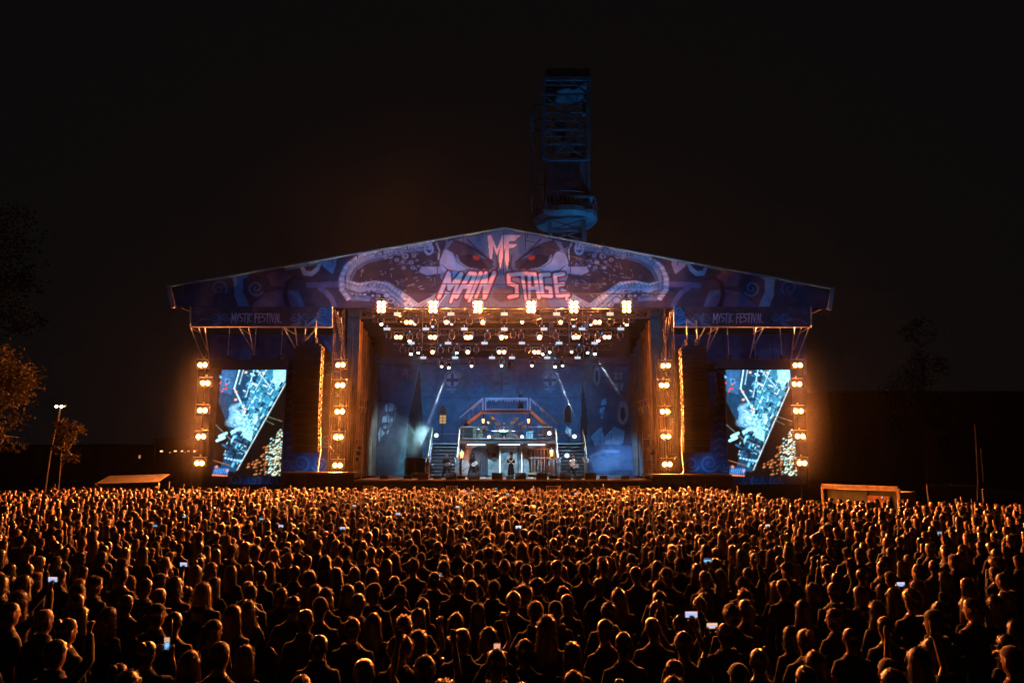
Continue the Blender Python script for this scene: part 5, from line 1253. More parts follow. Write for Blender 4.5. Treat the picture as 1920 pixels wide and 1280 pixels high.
POSES = {
 'down':   dict(R=((.25,-.03,1.13),(.26,.05,.88),(.0,.2,-1),.6), L=((-.25,-.03,1.13),(-.26,.05,.88),(0,.2,-1),.6)),
 'pocket': dict(R=((.30,-.07,1.15),(.20,.06,.97),(-.3,.3,-1),.5), L=((-.30,-.07,1.15),(-.20,.06,.97),(.3,.3,-1),.5)),
 'cross':  dict(R=((.26,.04,1.14),(-.02,.20,1.12),(-1,.1,.1),.7), L=((-.26,.04,1.14),(.04,.17,1.16),(1,.1,.1),.7)),
 'phone2': dict(R=((.25,.20,1.30),(.10,.36,1.55),(-.3,.15,1),1.0), L=((-.25,.20,1.30),(-.10,.36,1.55),(.3,.15,1),1.0)),
 'phoneup':dict(R=((.29,.20,1.52),(.20,.32,1.78),(-.1,.1,1),1.0), L=((-.25,-.02,1.13),(-.24,.10,.90),(0,.3,-1),.6)),
 'fist':   dict(R=((.30,.10,1.58),(.24,.14,1.85),(0,.1,1),1.5), L=((-.25,-.03,1.13),(-.26,.05,.88),(0,.2,-1),.6)),
 'armsup': dict(R=((.31,.06,1.58),(.27,.10,1.86),(-.1,0,1),.15), L=((-.31,.06,1.58),(-.27,.10,1.86),(.1,0,1),.15)),
 'chin':   dict(R=((.22,.14,1.16),(.07,.17,1.42),(-.2,0,1),1.1), L=((-.26,.04,1.14),(.04,.19,1.12),(1,.1,.1),.7)),
 'play':   dict(R=((.32,.02,1.16),(.14,.20,1.02),(-.8,.2,-.4),.9), L=((-.30,.10,1.18),(-.34,.30,1.26),(-.3,.6,.6),1.1)),
 'sing':   dict(R=((.27,.08,1.18),(.06,.24,1.22),(-.6,.1,.6),1.2), L=((-.27,.08,1.18),(-.06,.24,1.26),(.6,.1,.6),1.2)),
 'drum':   dict(R=((.32,.12,1.22),(.26,.34,1.30),(-.1,.8,.3),1.2), L=((-.34,.12,1.30),(-.30,.30,1.50),(.1,.6,.7),1.2)),
}
def legs(stance):
    if stance == 'sit': return [((s*.10,0,.92),(s*.18,.40,.90),(s*.17,.42,.50)) for s in (-1,1)]
    if stance == 'wide': return [((s*.10,0,.92),(s*.24,.06,.50),(s*.32,-.02,.09)) for s in (-1,1)]
    return [((s*.09,0,.92),(s*.105,.015,.50),(s*.11,-.015,.09)) for s in (-1,1)]
def torso_rows(w, g):            # w shoulder width factor, g clothing growth
    return [(0,0,.86,.155*w+g,.105+g),(0,-.005,.93,.170*w**.5+g,.115+g),(0,.0,1.06,.150*w+g,.105+g),(0,.0,1.20,.165*w+g,.115+g),(0,-.005,1.31,.176*w+g,.118+g),(0,-.012,1.375,.168*w+g,.106+g),(0,-.018,1.42,.138*w+g*.9,.092+g*.8),(0,-.018,1.452,.104*w+g*.7,.080+g*.7),(0,-.012,1.482,.078*w+g*.6,.072+g*.6)]
def body_parts(pose, w=1.0, stance='stand', M=None, lean=None):
    P = POSES[pose]; mb = MB(); mb.rings(torso_rows(w, 0) + [(0,-.006,1.505,.064,.066),(0,.0,1.56,.061,.064)], 16)
    hd = head_rings(); mb_h = xform(hd, M) if M else hd; mb.add(mb_h.v, mb_h.f)
    for s, k in ((1,'R'),(-1,'L')):
        e, wr, hdir, curl = P[k]; sh = (s*.183*w, -.01, 1.362)
        mb.tube([(s*.10*w,-.01,1.37), sh, Vector(sh).lerp(Vector(e),.5), e, Vector(e).lerp(Vector(wr),.35), wr], [.055,.056,.047,.038,.039,.026], 10); hand(mb, wr, hdir, s, curl)
    for h, k, a in legs(stance):
        mb.tube([h, Vector(h).lerp(Vector(k),.5), k, Vector(k).lerp(Vector(a),.35), a], [.088,.076,.054,.056,.036], 10)
        mb.tube([Vector(a)+Vector((0,-.06,-.05)), Vector(a)+Vector((0,.05,-.05)), Vector(a)+Vector((0,.17,-.065))], [.03,.036,.026], 8)
    return mb
def shirt_parts(pose, kind, w=1.0):
    P = POSES[pose]; g = {'tee': .014, 'hoodie': .028, 'jacket': .024, 'coat': .03}[kind]; mb = MB()
    rows = torso_rows(w, g)
    if kind == 'coat': rows = [(0,-.02,.30,.27,.22),(0,-.01,.6,.23,.18)] + rows
    mb.rings(rows, 18)
    for s, k in ((1,'R'),(-1,'L')):
        e, wr = Vector(P[k][0]), Vector(P[k][1]); sh = Vector((s*.183*w,-.01,1.362))
        if kind == 'tee': mb.tube([(s*.10*w,-.01,1.37), sh, sh.lerp(e,.62)], [.062,.066,.064], 10)
        else: mb.tube([(s*.10*w,-.01,1.37), sh, sh.lerp(e,.5), e, e.lerp(wr,.5), e.lerp(wr,.93)], [.064,.070,.062,.057,.052,.042], 10)
    if kind == 'hoodie': mb.tube([(-.09,-.03,1.49),(-.07,-.11,1.47),(0,-.135,1.45),(.07,-.11,1.47),(.09,-.03,1.49)], [.03,.048,.055,.048,.03], 10)
    if kind in ('jacket','coat'): mb.tube([(-.075,.05,1.47),(-.082,-.03,1.50),(0,-.088,1.505),(.082,-.03,1.50),(.075,.05,1.47)], [.02,.024,.026,.024,.02], 8)
    return mb
def trouser_parts(stance):
    mb = MB(); mb.rings([(0,0,.83,.165,.115),(0,-.005,.93,.182,.128),(0,0,1.0,.165,.118)], 16)
    for h, k, a in legs(stance): mb.tube([h, Vector(h).lerp(Vector(k),.5), k, Vector(k).lerp(Vector(a),.4), Vector(a)+Vector((0,0,.0))], [.10,.09,.072,.068,.062], 10)
    return mb
def shoe_mesh():
    mb = MB(); mb.rings([(0,.04,0,.045,.135),(0,.04,.03,.048,.14),(0,.02,.06,.045,.11),(0,-.03,.10,.042,.06)], 12); return mb.mesh('shoe', mat('black boots', (.015,.014,.014), .5), smooth=True)
# ---------------- hair
def fuzz(mb, pts, n, L, rr, down=.4, w=.0035):
    for _ in range(n):
        p, nn = rr.choice(pts); p = Vector(p); nn = Vector(nn); t = Vector((rr.gauss(0,1),rr.gauss(0,1),rr.gauss(0,1)-down*2)); t = (t - nn*t.dot(nn)).normalized()
        l = L*rr.uniform(.4,1.2); q = p + (nn*.45+t*.6)*l*.5; e = q + (nn*.1+t*.8-Vector((0,0,down)))*l*.5; s = t.cross(nn)*w
        mb.add([p-s, p+s, q+s*.7, q-s*.7, e], [(0,1,2,3),(3,2,4)])
def cap_surface(mb, C, Rd, fmax, n, rows, nz, rr, pts):
    base = len(mb.v); vs = []; ph = [rr.uniform(0,6.28) for _ in range(5)]
    for i in range(rows+1):
        for j in range(n):
            th = 2*math.pi*j/n; f = fmax(th)*(i/rows)**.9
            k = 1 + nz*(math.sin(5*th+ph[0]+3*f)+math.sin(9*th+ph[1])*.6+math.sin(13*th+7*f+ph[2])*.5)*min(1,i/2)
            d = Vector((math.sin(f)*math.cos(th), math.sin(f)*math.sin(th), math.cos(f)))
            p = Vector(C) + Vector((d.x*Rd[0]*k, d.y*Rd[1]*k, d.z*Rd[2]*k)); vs.append(p); pts.append((tuple(p), tuple(d)))
    fs = [(i*n+j, (i+1)*n+j, (i+1)*n+(j+1)%n, i*n+(j+1)%n) for i in range(rows) for j in range(n)]
    mb.add(vs, fs)
FRONT = math.pi/2
def fcap(fr, si, ba):
    def f(th):
        c = math.sin(th)                   # 1 in front, -1 behind
        return R(si + (fr-si)*max(0,c)**1.0 + (ba-si)*max(0,-c)**1.0)
    return f
def hair(kind, seed, lo=False):
    rr = random.Random(seed); mb = MB(); pts = []; n = 12 if lo else 26; rw = 5 if lo else 9; C = (0,-.012,1.668); F = 0 if lo else 1
    if kind == 'short': cap_surface(mb, C, (.096,.114,.108), fcap(58,92,128), n, rw, .012, rr, pts); fuzz(mb, pts, 260*F+14, .030, rr, .1)
    elif kind == 'crop': cap_surface(mb, C, (.088,.106,.101), fcap(55,88,120), n, rw, .004, rr, pts); fuzz(mb, pts, 120*F, .014, rr, 0)
    elif kind == 'messy': cap_surface(mb, C, (.104,.122,.120), fcap(62,98,132), n, rw, .035, rr, pts); fuzz(mb, pts, 380*F+34, .05, rr, .1)
    elif kind == 'curly': cap_surface(mb, (0,-.02,1.66), (.138,.140,.138), fcap(60,120,150), n, rw, .05, rr, pts); fuzz(mb, pts, 420*F+50, .05, rr, .2)
    elif kind in ('pony', 'bun'):
        cap_surface(mb, C, (.094,.112,.106), fcap(58,95,130), n, rw, .008, rr, pts); fuzz(mb, pts, 90*F, .03, rr, .2)
        if kind == 'bun': mb.ball((0,-.11,1.74), (.05,.045,.05), 8, 6)
        else: mb.tube([(0,-.10,1.71),(0,-.155,1.69),(.01,-.17,1.60),(0,-.155,1.48),(0,-.14,1.38)], [.02,.032,.036,.030,.008], 8)
    elif kind in ('long', 'longwavy', 'bob'):
        L = {'long': .36, 'longwavy': .33, 'bob': .15}[kind]; cap_surface(mb, C, (.101,.118,.111), fcap(56,92,92), n, rw, .014, rr, pts)
        k = 11 if lo else 30; rows = 4 if lo else 9; base = []; a0 = R(28); jag = [rr.uniform(-.04,.03) for _ in range(k+1)]; wave = .05 if kind == 'longwavy' else .018
        for lay in ((0,) if lo else (0,1)):
            vs = []
            for i in range(rows+1):
                u = i/rows
                for j in range(k+1):
                    th = FRONT + a0 + (2*math.pi-2*a0)*j/k
                    sp = 1 + (.42 if kind != 'bob' else .25)*u**1.3; rx = (.101-.006*lay)*sp; ry = (.112-.006*lay)*(1+.28*u) 
                    wv = 1 + wave*math.sin(9*th+3*lay+u*(7 if kind == 'longwavy' else 2))+.02*math.sin(23*th+u*3)
                    p = Vector((rx*math.cos(th)*wv, -.012+ry*math.sin(th)*wv*(1 if math.sin(th) < 0 else .75), 1.672-(L+jag[j])*u)); vs.append(p); pts.append((tuple(p), (math.cos(th),math.sin(th),0)))
            mb.add(vs, [(i*(k+1)+j, (i+1)*(k+1)+j, (i+1)*(k+1)+j+1, i*(k+1)+j+1) for i in range(rows) for j in range(k)])
        fuzz(mb, pts, 520*F+30, .07 if kind != 'longwavy' else .09, rr, .8)
    elif kind in ('cap', 'beanie', 'hat'):
        mb2 = MB()
        if kind == 'beanie': cap_surface(mb2, (0,-.012,1.675), (.097,.116,.120), fcap(72,88,100), n, rw, .008, rr, pts)
        elif kind == 'cap':
            cap_surface(mb2, (0,-.012,1.675), (.096,.114,.107), fcap(75,82,92), n, rw, .002, rr, pts)
            br = [(.07*math.cos(R(a)), .085+.10*math.sin(R(a)), 1.700-.02*math.sin(R(a))) for a in range(0,181,20)]; mb2.add(br+[(x,y,z+.008) for x,y,z in br], [tuple(range(9,-1,-1)), tuple(range(10,20))]+[(i,i+1,i+11,i+10) for i in range(9)])
        return mb2, pts
    return mb, pts
HAIRM = [mat('black hair', (.012,.010,.009), .30, spec=.7, transl=.35), mat('brown hair', (.045,.026,.016), .30, spec=.7, transl=.35), mat('chestnut hair', (.085,.042,.020), .30, spec=.7, transl=.35), mat('blond hair', (.30,.19,.09), .30, spec=.7, transl=.35), mat('grey hair', (.22,.20,.18), .32, spec=.7, transl=.35)]
HAIRN = ['black', 'dark brown', 'chestnut', 'blond', 'grey']
SKIN = mat('skin', (.27,.14,.09), .38, noise=.08, scale=20)
for m in [SKIN]:
    b = m.node_tree.nodes['Principled BSDF']; b.inputs['Subsurface Weight'].default_value = 0
SHIRTC = [('black', (.010,.010,.011)), ('black', (.014,.013,.013)), ('charcoal', (.03,.03,.032)), ('navy', (.014,.018,.035)), ('olive', (.035,.034,.02)), ('dark red', (.06,.012,.012)), ('grey', (.10,.10,.105)), ('brown', (.05,.03,.02))]
SHIRTM = [mat(f'{n} cotton {i}', c, .8, noise=.2, scale=14, bump=.3, sheen=.1, spec=.3) for i, (n, c) in enumerate(SHIRTC)]
DENIM = mat('dark denim', (.014,.017,.025), .85, noise=.25, scale=20)
SHOE = shoe_mesh()
# body / clothing libraries (shared by all copies)
HEADS = [(0,0,0),(.45,.05,0),(-.45,.05,0),(0,-.12,.08),(.2,.15,-.08),(0,.1,0)]
BODY = {}
def get_body(pose, w, hi, stance='stand'):
    key = (pose, w, hi, stance)
    if key not in BODY: M = head_matrix(*HEADS[hi]); BODY[key] = (remesh(body_parts(pose, w, stance, M), .0135, SKIN, 'body', 2), M)
    return BODY[key]
CLOTH = {}
def get_shirt(pose, kind, w):
    key = (pose, kind, w)
    if key not in CLOTH: CLOTH[key] = remesh(shirt_parts(pose, kind, w), .017, SHIRTM[0], 'shirt', 1)
    return CLOTH[key]
def get_trousers(st):
    if ('t', st) not in CLOTH: CLOTH[('t', st)] = remesh(trouser_parts(st), .018, DENIM, 'trousers', 1)
    return CLOTH[('t', st)]
HAIRS = {}
def get_hair(kind, v):
    if (kind, v) not in HAIRS:
        mb, _ = hair(kind, 17*v+len(kind)); me = mb.mesh('hair', HAIRM[0], smooth=True); HAIRS[(kind, v)] = me
    return HAIRS[(kind, v)]
def withmat(o, m):
    o.material_slots[0].link = 'OBJECT'; o.material_slots[0].material = m
def link(name, me, parent, m=None, M=None):
    o = bpy.data.objects.new(name, me); COL.objects.link(o); o.parent = parent
    if M is not None: o.matrix_local = M
    if m: withmat(o, m)
    return o
TORSO = ('black tee', 'black hooded top', 'black jacket')
def person(loc, yaw, pose, w, hi, top, sc, hairk, hairv, hc, label, group=None, scale=1.0, stance='stand', trousers=None, leanx=0):
    me, M = get_body(pose, w, hi, stance)
    o = bpy.data.objects.new('person', me); COL.objects.link(o); o.location = loc; o.rotation_euler = (leanx, 0, yaw); o.scale = (scale,)*3
    tag(o, label, 'person', group)
    link({'tee':'shirt','hoodie':'hooded_top','jacket':'jacket','coat':'long_coat'}[top], get_shirt(pose, top, w), o, sc)
    link('trousers', get_trousers(stance), o, trousers)
    if hairk in ('cap','beanie'): link(hairk, get_hair(hairk, hairv), o, sc, M); 
    elif hairk != 'bald': link('hair', get_hair(hairk, hairv), o, HAIRM[hc], M)
    if hairk in ('cap','beanie'): link('hair', get_hair('crop', 0), o, HAIRM[hc], M)
    for h, k, a in legs(stance): link('shoe', SHOE, o, None, Matrix.Translation((a[0], a[1]-.0, a[2]-.09)))
    return o
# ---------------- phones
ph_case = mat('phone case', (.015,.015,.017), .4)
def phone_proto(name, land, cols):
    c = Canvas(0, 14 if land else 8, 0, 8 if land else 14, .5, cols[0]); rr = random.Random(9); W, H = (14, 8) if land else (8, 14)
    c.poly([(0,0),(W,0),(W,H*.35),(0,H*.42)], cols[1]); c.poly([(W*.15,H*.45),(W*.85,H*.42),(W*.8,H*.8),(W*.2,H*.85)], cols[2])
    for k in range(9): c.ell(rr.uniform(0,W), rr.uniform(0,H), .7, .5, rr.choice(cols))
    t = thing('smartphone', 'x', 'phone'); w, h = (.078,.038) if land else (.038,.078)
    MB().box((-w,0,-h),(w,.009,h)).build('case', ph_case, t)
    c.sheet('screen', PHM, lambda u, v: Vector((-w*.93+2*w*.93*u/W, -.0015, h*.93-2*h*.93*v/H)), t)
    return (t, [])
PHM = mat_print('lit phone screen', .3, emit=1.0)
PH = {'blue': phone_proto('b', True, [(.05,.25,.5),(.02,.06,.2),(.35,.75,.95)]), 'pale': phone_proto('p', True, [(.5,.55,.8),(.75,.6,.75),(.3,.5,.9)]),
      'warm': phone_proto('w', True, [(.85,.4,.25),(1.0,.6,.35),(.5,.55,.95)]), 'tall': phone_proto('t', False, [(.06,.2,.45),(.8,.4,.2),(.3,.6,.9)])}
PHONES = [  # photo pixel, pose, screen, tall?
 (945,1056,'phone2','pale'),(820,1078,'phone2','blue'),(1336,1173,'phone2','warm'),(932,1219,'phone2','tall'),(1690,1095,'phone2','pale'),(312,1206,'phone2','tall'),
 (1297,1152,'phoneup','pale'),(1328,1050,'phoneup','blue'),(343,1058,'phoneup','pale'),(97,1086,'phoneup','pale'),(972,988,'phoneup','pale'),(526,986,'phoneup','pale'),(345,968,'phoneup','blue'),(490,972,'phoneup','blue'),(642,990,'phoneup','pale'),(290,985,'phoneup','blue'),(1763,998,'phoneup','blue'),(1440,985,'phoneup','warm'),
 (872,921,'phoneup','pale'),(883,923,'phoneup','blue'),(930,915,'phoneup','blue'),(1080,925,'phoneup','pale'),(952,926,'phoneup','pale'),(858,950,'phoneup','pale'),(1000,920,'phoneup','blue'),(1330,936,'phoneup','pale'),(746,963,'phoneup','pale'),(664,948,'phoneup','pale'),(1655,932,'phoneup','pale')]
def solve_Y(px, py, z):
    lo_, hi_ = 4.0, 60.0
    for _ in range(40):
        mid = (lo_+hi_)/2
        if at(px, py, mid).z > z: lo_ = mid
        else: hi_ = mid
    return lo_
FOC = Vector((-.6, 56, 0))
crowd = []      # x, y, height scale, spec
rr = random.Random(21)
def face(x, y): return math.atan2(-(FOC.x-x), FOC.y-y)
def project(p):
    d = Vector(p)-Vector((0,0,CAMH)); fz = d.y*_c+d.z*_s; uz = -d.y*_s+d.z*_c
    return 960+FPX*d.x/fz, 640-FPX*uz/fz
spots = []
for px, py, pose, scr in PHONES:
    zl_ = 1.665 if pose == 'phone2' else 1.90; sc = rr.uniform(.97,1.06); Y = solve_Y(px, py, zl_*sc); Y = min(Y, 46.8); P = at(px, py, Y); yaw = face(P.x, P.y)+rr.uniform(-.08,.08)
    off = Matrix.Rotation(yaw,3,'Z') @ Vector((0 if pose == 'phone2' else .185, .385 if pose == 'phone2' else .34, 0))*sc
    spots.append((P.x-off.x, P.y-off.y, sc, pose, scr, yaw))
def allowed(x, y):
    if y < 4.6 or y > 46.9: return False
    if abs(x) > .79*y+1.2: return False
    if x > 13.5 and y > 35.6 - (x-13.5)*.22: return False
    if x < -31: return False
    return True
cell = {}; 
def near_ok(x, y, d):
    i, j = int(math.floor(x/.6)), int(math.floor(y/.6))
    for a in range(-2, 3):
        for b in range(-2, 3):
            for (u, v) in cell.get((i+a, j+b), ()):
                if (u-x)**2+((v-y)*.9)**2 < d*d: return False
    return True
def put_cell(x, y): cell.setdefault((int(math.floor(x/.6)), int(math.floor(y/.6))), []).append((x, y))
for s in spots: put_cell(s[0], s[1])
for _ in range(60000):
    y = 4.6 + 42.3*math.sqrt(rr.random()); x = rr.uniform(-1,1)*(.79*y+1.2)
    d = .50 + .22*rr.random()**1.4 + (.10 if x > 9 and y < 16 else 0)
    if allowed(x, y) and near_ok(x, y, d):
        put_cell(x, y); crowd.append((x, y))
vis = []
for x, y in crowd:
    u, v = project((x, y, 1.75))
    if -45 < u < 1965 and v < 1325: vis.append((math.hypot(x, y), x, y))
vis.sort()
NEAR = 272
HK = ['short']*5+['crop']*4+['messy']*3+['curly']+['long']*6+['longwavy']*4+['bob']*2+['pony']*2+['bun','cap','cap','beanie','bald']
POSEW = ['down']*14+['pocket']*10+['cross']*8+['chin']*2+['fist','armsup']
HWORD = {'short':'short {} hair','crop':'cropped {} hair','messy':'tousled {} hair','curly':'big curly {} hair','long':'long straight {} hair','longwavy':'long wavy {} hair','bob':'{} bobbed hair','pony':'{} ponytail','bun':'{} hair in a bun','cap':'a peaked cap','beanie':'a knitted beanie','bald':'a bald head'}
PWORD = {'down':'arms hanging','pocket':'hands in pockets','cross':'arms folded','chin':'hand at chin','fist':'one fist raised','armsup':'both arms raised','phone2':'filming two handed','phoneup':'raising a phone'}
TWORD = {'tee':'tee','hoodie':'hooded top','jacket':'jacket'}
def rand_spec(pose=None):
    hk = rr.choice(HK); female = hk in ('long','longwavy','bob','pony','bun') and rr.random() < .75
    return dict(pose=pose or rr.choice(POSEW), w=.86 if female else rr.choice([1.0,1.0,1.12]), hi=rr.choice([0,0,0,1,2,3,4,5]), top=rr.choice(['tee','tee','hoodie','jacket']), si=rr.randrange(len(SHIRTM)), hk=hk, hv=rr.randrange(3), hc=rr.choice([0,0,0,0,1,1,1,1,2,2,3]), sc=(rr.uniform(.91,.99) if female else rr.uniform(.97,1.08)))
def describe(s): return f"person with {HWORD[s['hk']].format(HAIRN[s['hc']])} in {SHIRTC[s['si']][0]} {TWORD[s['top']]}, {PWORD[s['pose']]}"
# limit the number of distinct meshes: head turn only varies for resting poses
def add_person(x, y, s, yaw):
    if s['pose'] in ('fist','armsup','chin','phone2','phoneup'): s['hi'] = 0 if s['pose'] != 'chin' else 4; s['w'] = 1.0 if s['w'] > .9 else .86
    if s['pose'] == 'cross' and s['hi'] > 2: s['hi'] = 0
    if s['w'] == 1.12: s['hi'] = 0
    if s['w'] == .86 and s['hi'] > 2: s['hi'] = 0
    return person((x, y, 0), yaw, s['pose'], s['w'], s['hi'], s['top'], SHIRTM[s['si']], s['hk'], s['hv'], s['hc'], describe(s), 'people in the festival crowd', s['sc'])
for d, x, y in vis[:NEAR]:
    s = rand_spec(); add_person(x, y, s, face(x, y)+rr.gauss(0,.16))
for k, (x, y, sc, pose, scr, yaw) in enumerate(spots):
    s = rand_spec(pose); s['sc'] = sc; add_person(x, y, s, yaw)
    local = Vector((0 if pose == 'phone2' else .185, .40 if pose == 'phone2' else .36, 1.665 if pose == 'phone2' else 1.90))*sc
    p = Matrix.Rotation(yaw,3,'Z') @ local + Vector((x, y, 0)); pr, us = PH[scr]
    word = {'blue':'blue lit','pale':'pale lit','warm':'orange lit','tall':'upright'}[scr]
    far = y > 17
    place(pr, us, p, (f'{word} smartphone held high in the far crowd' if far else f"{word} phone held by the person with {HWORD[s['hk']].format(HAIRN[s['hc']])} in {SHIRTC[s['si']][0]}"), (R(8),0,yaw), group=('smartphones held up in the far crowd' if far else None))
# ---------------- the far crowd as one mass
def lod(pose, hk, w, seed):
    """light figure for the mass of the crowd: verts, faces, slot per face (0 skin 1 top 2 trousers 3 hair)"""
    V, F, S = [], [], []
    def take(mb, slot):
        o = len(V); V.extend(mb.v); F.extend([tuple(i+o for i in f) for f in mb.f]); S.extend([slot]*len(mb.f))
    P = POSES[pose]
    hd = MB(); hd.rings([(0,-.006,1.44,.058,.062),(0,.004,1.53,.052,.062),(0,.010,1.565,.064,.082),(0,.0,1.62,.079,.096),(0,-.006,1.68,.084,.100),(0,-.012,1.735,.064,.080),(0,-.012,1.762,.026,.036)], 9); take(hd, 0)
    nb = MB()
    for s in (-1, 1): nb.tube([(s*.07,-.012,1.60),(s*.088,-.016,1.635),(s*.072,-.012,1.665)], [.008,.016,.008], 4)
    take(nb, 0)
    tr = MB(); tr.rings(torso_rows(w, .018)[::2]+[torso_rows(w,.018)[-1]], 12)
    for s, k in ((1,'R'),(-1,'L')):
        e, wr = Vector(P[k][0]), Vector(P[k][1]); tr.tube([(s*.10*w,-.01,1.37),(s*.183*w,-.01,1.362),e,e.lerp(wr,.6)], [.06,.066,.05,.045], 6)
        hb = MB(); hb.tube([e.lerp(wr,.5), wr, wr+Vector(P[k][2]).normalized()*.09, wr+Vector(P[k][2]).normalized()*.15], [.036,.028,.038,.018], 5); take(hb, 0)
    take(tr, 1)
    lg = MB()
    for h, k, a in legs('stand'): lg.tube([h, k, (a[0],a[1],0)], [.10,.072,.06], 5)
    take(lg, 2)
    if hk != 'bald': mb, _ = hair(hk, seed, True); take(mb, 3 if hk not in ('cap','beanie') else 1)
    return np.array(V), F, np.array(S)
LODS = []
for k in range(30):
    hk = HK[k % len(HK)] if k < len(HK) else rr.choice(HK); pose = ['down','pocket','cross','down','down','down','fist' if k == 6 else 'cross','pocket','chin','down'][k % 10]
    LODS.append((lod(pose, hk, .88 if hk in ('long','longwavy','bob') else 1.0, 40+k)))
far = [(x, y) for d, x, y in vis[NEAR:]]
slots = [SKIN, DENIM] + SHIRTM + HAIRM
allV, lens, idxs, mids, off = [], [], [], [], 0
for (x, y) in far:
    V, F, S = LODS[rr.randrange(len(LODS))]; sc = rr.uniform(.93,1.08); a = face(x, y)+rr.gauss(0,.2); c_, s_2 = math.cos(a), math.sin(a)
    W = np.empty_like(V); W[:,0] = (V[:,0]*c_-V[:,1]*s_2)*sc+x; W[:,1] = (V[:,0]*s_2+V[:,1]*c_)*sc+y; W[:,2] = V[:,2]*sc
    allV.append(W); sm_, hm_ = 2+rr.randrange(len(SHIRTM)), 2+len(SHIRTM)+rr.choice([0,0,0,0,1,1,1,2,2,3]); mp = np.array([0, sm_, 1, hm_])
    lens.extend(len(f) for f in F); idxs.extend(i+off for f in F for i in f); mids.append(mp[S]); off += len(V)
me = bpy.data.meshes.new('crowd'); V = np.concatenate(allV).astype(np.float32); lens = np.array(lens, np.int32)
me.vertices.add(len(V)); me.vertices.foreach_set('co', V.reshape(-1)); me.loops.add(len(idxs)); me.loops.foreach_set('vertex_index', np.array(idxs, np.int32))
me.polygons.add(len(lens)); me.polygons.foreach_set('loop_start', np.concatenate([[0], np.cumsum(lens)[:-1]]).astype(np.int32))
for m in slots: me.materials.append(m)
me.polygons.foreach_set('material_index', np.concatenate(mids).astype(np.int32)); me.update(calc_edges=True); me.shade_smooth()
o = bpy.data.objects.new('crowd', me); COL.objects.link(o); tag(o, 'dense mass of festival goers filling the ground up to the stage', 'crowd', kind='stuff')

# ---------------- the band
def guitar(loc, rot, col, label, flying=False):
    t = thing('guitar', label, 'guitar', (0,0,0)); m = MB()
    if flying: o2 = [(0,.1),(.10,.06),(.42,.26),(.34,.04),(.16,-.03),(.40,-.26),(.20,-.20),(0,-.12),(-.06,0)]
    else: o2 = [(-.04,.06),(.06,.14),(.17,.13),(.25,.10),(.36,.17),(.46,.10),(.47,-.08),(.38,-.17),(.26,-.12),(.15,-.15),(.03,-.13),(-.04,-.04)]
    m.prism(o2, -.025, .025); m.build('guitar_body', col, t)
    MB().box((-.62,-.035,-.025),(.02,-.02,.025)).build('neck', wood, t); MB().prism([(-.62,.03),(-.62,-.03),(-.80,-.07),(-.82,.02)], -.04,-.02).build('headstock', dblack, t)
    for x in (.1,.2): MB().box((x,-.035,-.04),(x+.04,-.026,.04)).build('pickup', dblack, t)
    MB().box((.3,-.035,-.045),(.33,-.026,.045)).build('bridge', alu, t)
    t.location = loc; t.rotation_euler = rot; return t
white = mat('white guitar lacquer', (.8,.82,.82), .25); dgit = mat('dark guitar lacquer', (.06,.05,.05), .25)
blk = SHIRTM[0]; whitecloth = mat('white shirt cloth', (.7,.7,.68), .8, noise=.1, scale=8)
FL = math.pi
def on_deck(px, Y, z=DECK): return (ax(px, Y, z+1), Y, z+.003)
x, y, z = on_deck(837, 52.8); person((x,y,z), FL, 'play', 1.0, 4, 'jacket', blk, 'crop', 1, 2, 'guitarist in black jacket with cropped reddish hair before the stairs', scale=1.03, stance='wide'); guitar((x-.05, y-.30, z+1.03), (0, R(-14), 0), dgit, 'dark electric guitar played before the stairs nearer the glass case')
x, y, z = on_deck(886, 52.6); person((x,y,z), FL, 'play', 1.0, 2, 'tee', blk, 'long', 1, 0, 'guitarist with long black hair in black vest holding a white guitar', scale=1.05, stance='wide'); guitar((x-.02, y-.31, z+1.0), (0, R(-30), 0), white, 'white electric guitar held by the long haired guitarist')
x, y, z = on_deck(958, 52.0); sg = person((x,y,z), FL, 'sing', 1.0, 4, 'coat', blk, 'short', 1, 0, 'singer in long black coat and top hat before the middle door', scale=1.03)
mb = MB(); mb.rings([(0,-.01,1.725,.155,.17),(0,-.01,1.735,.155,.17),(0,-.01,1.74,.095,.11),(0,-.01,1.88,.10,.115),(0,-.01,1.93,.105,.12)], 18); link('top_hat', mb.mesh('top_hat', SHIRTM[0], smooth=False), sg, None, head_matrix(*HEADS[4]))
t = thing('bone_microphone', 'pale crossed bone microphone held by the singer', 'microphone', (x, y-.28, z+1.25)); bone = mat('bone', (.75,.72,.62), .6)
for s in (-1, 1):
    a, b = Vector((x-s*.17,y-.28,z+1.10)), Vector((x+s*.17,y-.28,z+1.42)); m = MB().tube([a,a.lerp(b,.1),a.lerp(b,.9),b], [.045,.022,.022,.045], 8); m.build('bone', bone, t, True)
x, y, z = on_deck(1071, 52.8); person((x,y,z), FL-.5, 'play', 1.0, 4, 'tee', whitecloth, 'short', 2, 0, 'guitarist in white leaning forward before the far stairs', scale=1.03, stance='wide', leanx=R(16)); guitar((x+.08, y-.42, z+.92), (R(12), R(-8), -.4), white, 'white electric guitar held by the leaning guitarist in white')
person((DRUM.x, DRUM.y+.85, Z2-.28), FL, 'drum', 1.0, 5, 'tee', whitecloth, 'cap', 0, 3, 'drummer in white shirt and cap seated behind the drums', stance='sit')
t = thing('drum_stool', 'black round stool under the drummer', 'stool', (DRUM.x, DRUM.y+.95, Z2)); MB().rings([(DRUM.x,DRUM.y+.88,Z2+.42,.2,.2),(DRUM.x,DRUM.y+.88,Z2+.50,.2,.2)],14).build('seat', black, t); MB().tube([(DRUM.x,DRUM.y+.88,Z2),(DRUM.x,DRUM.y+.88,Z2+.42)], .03).build('leg', alu, t)
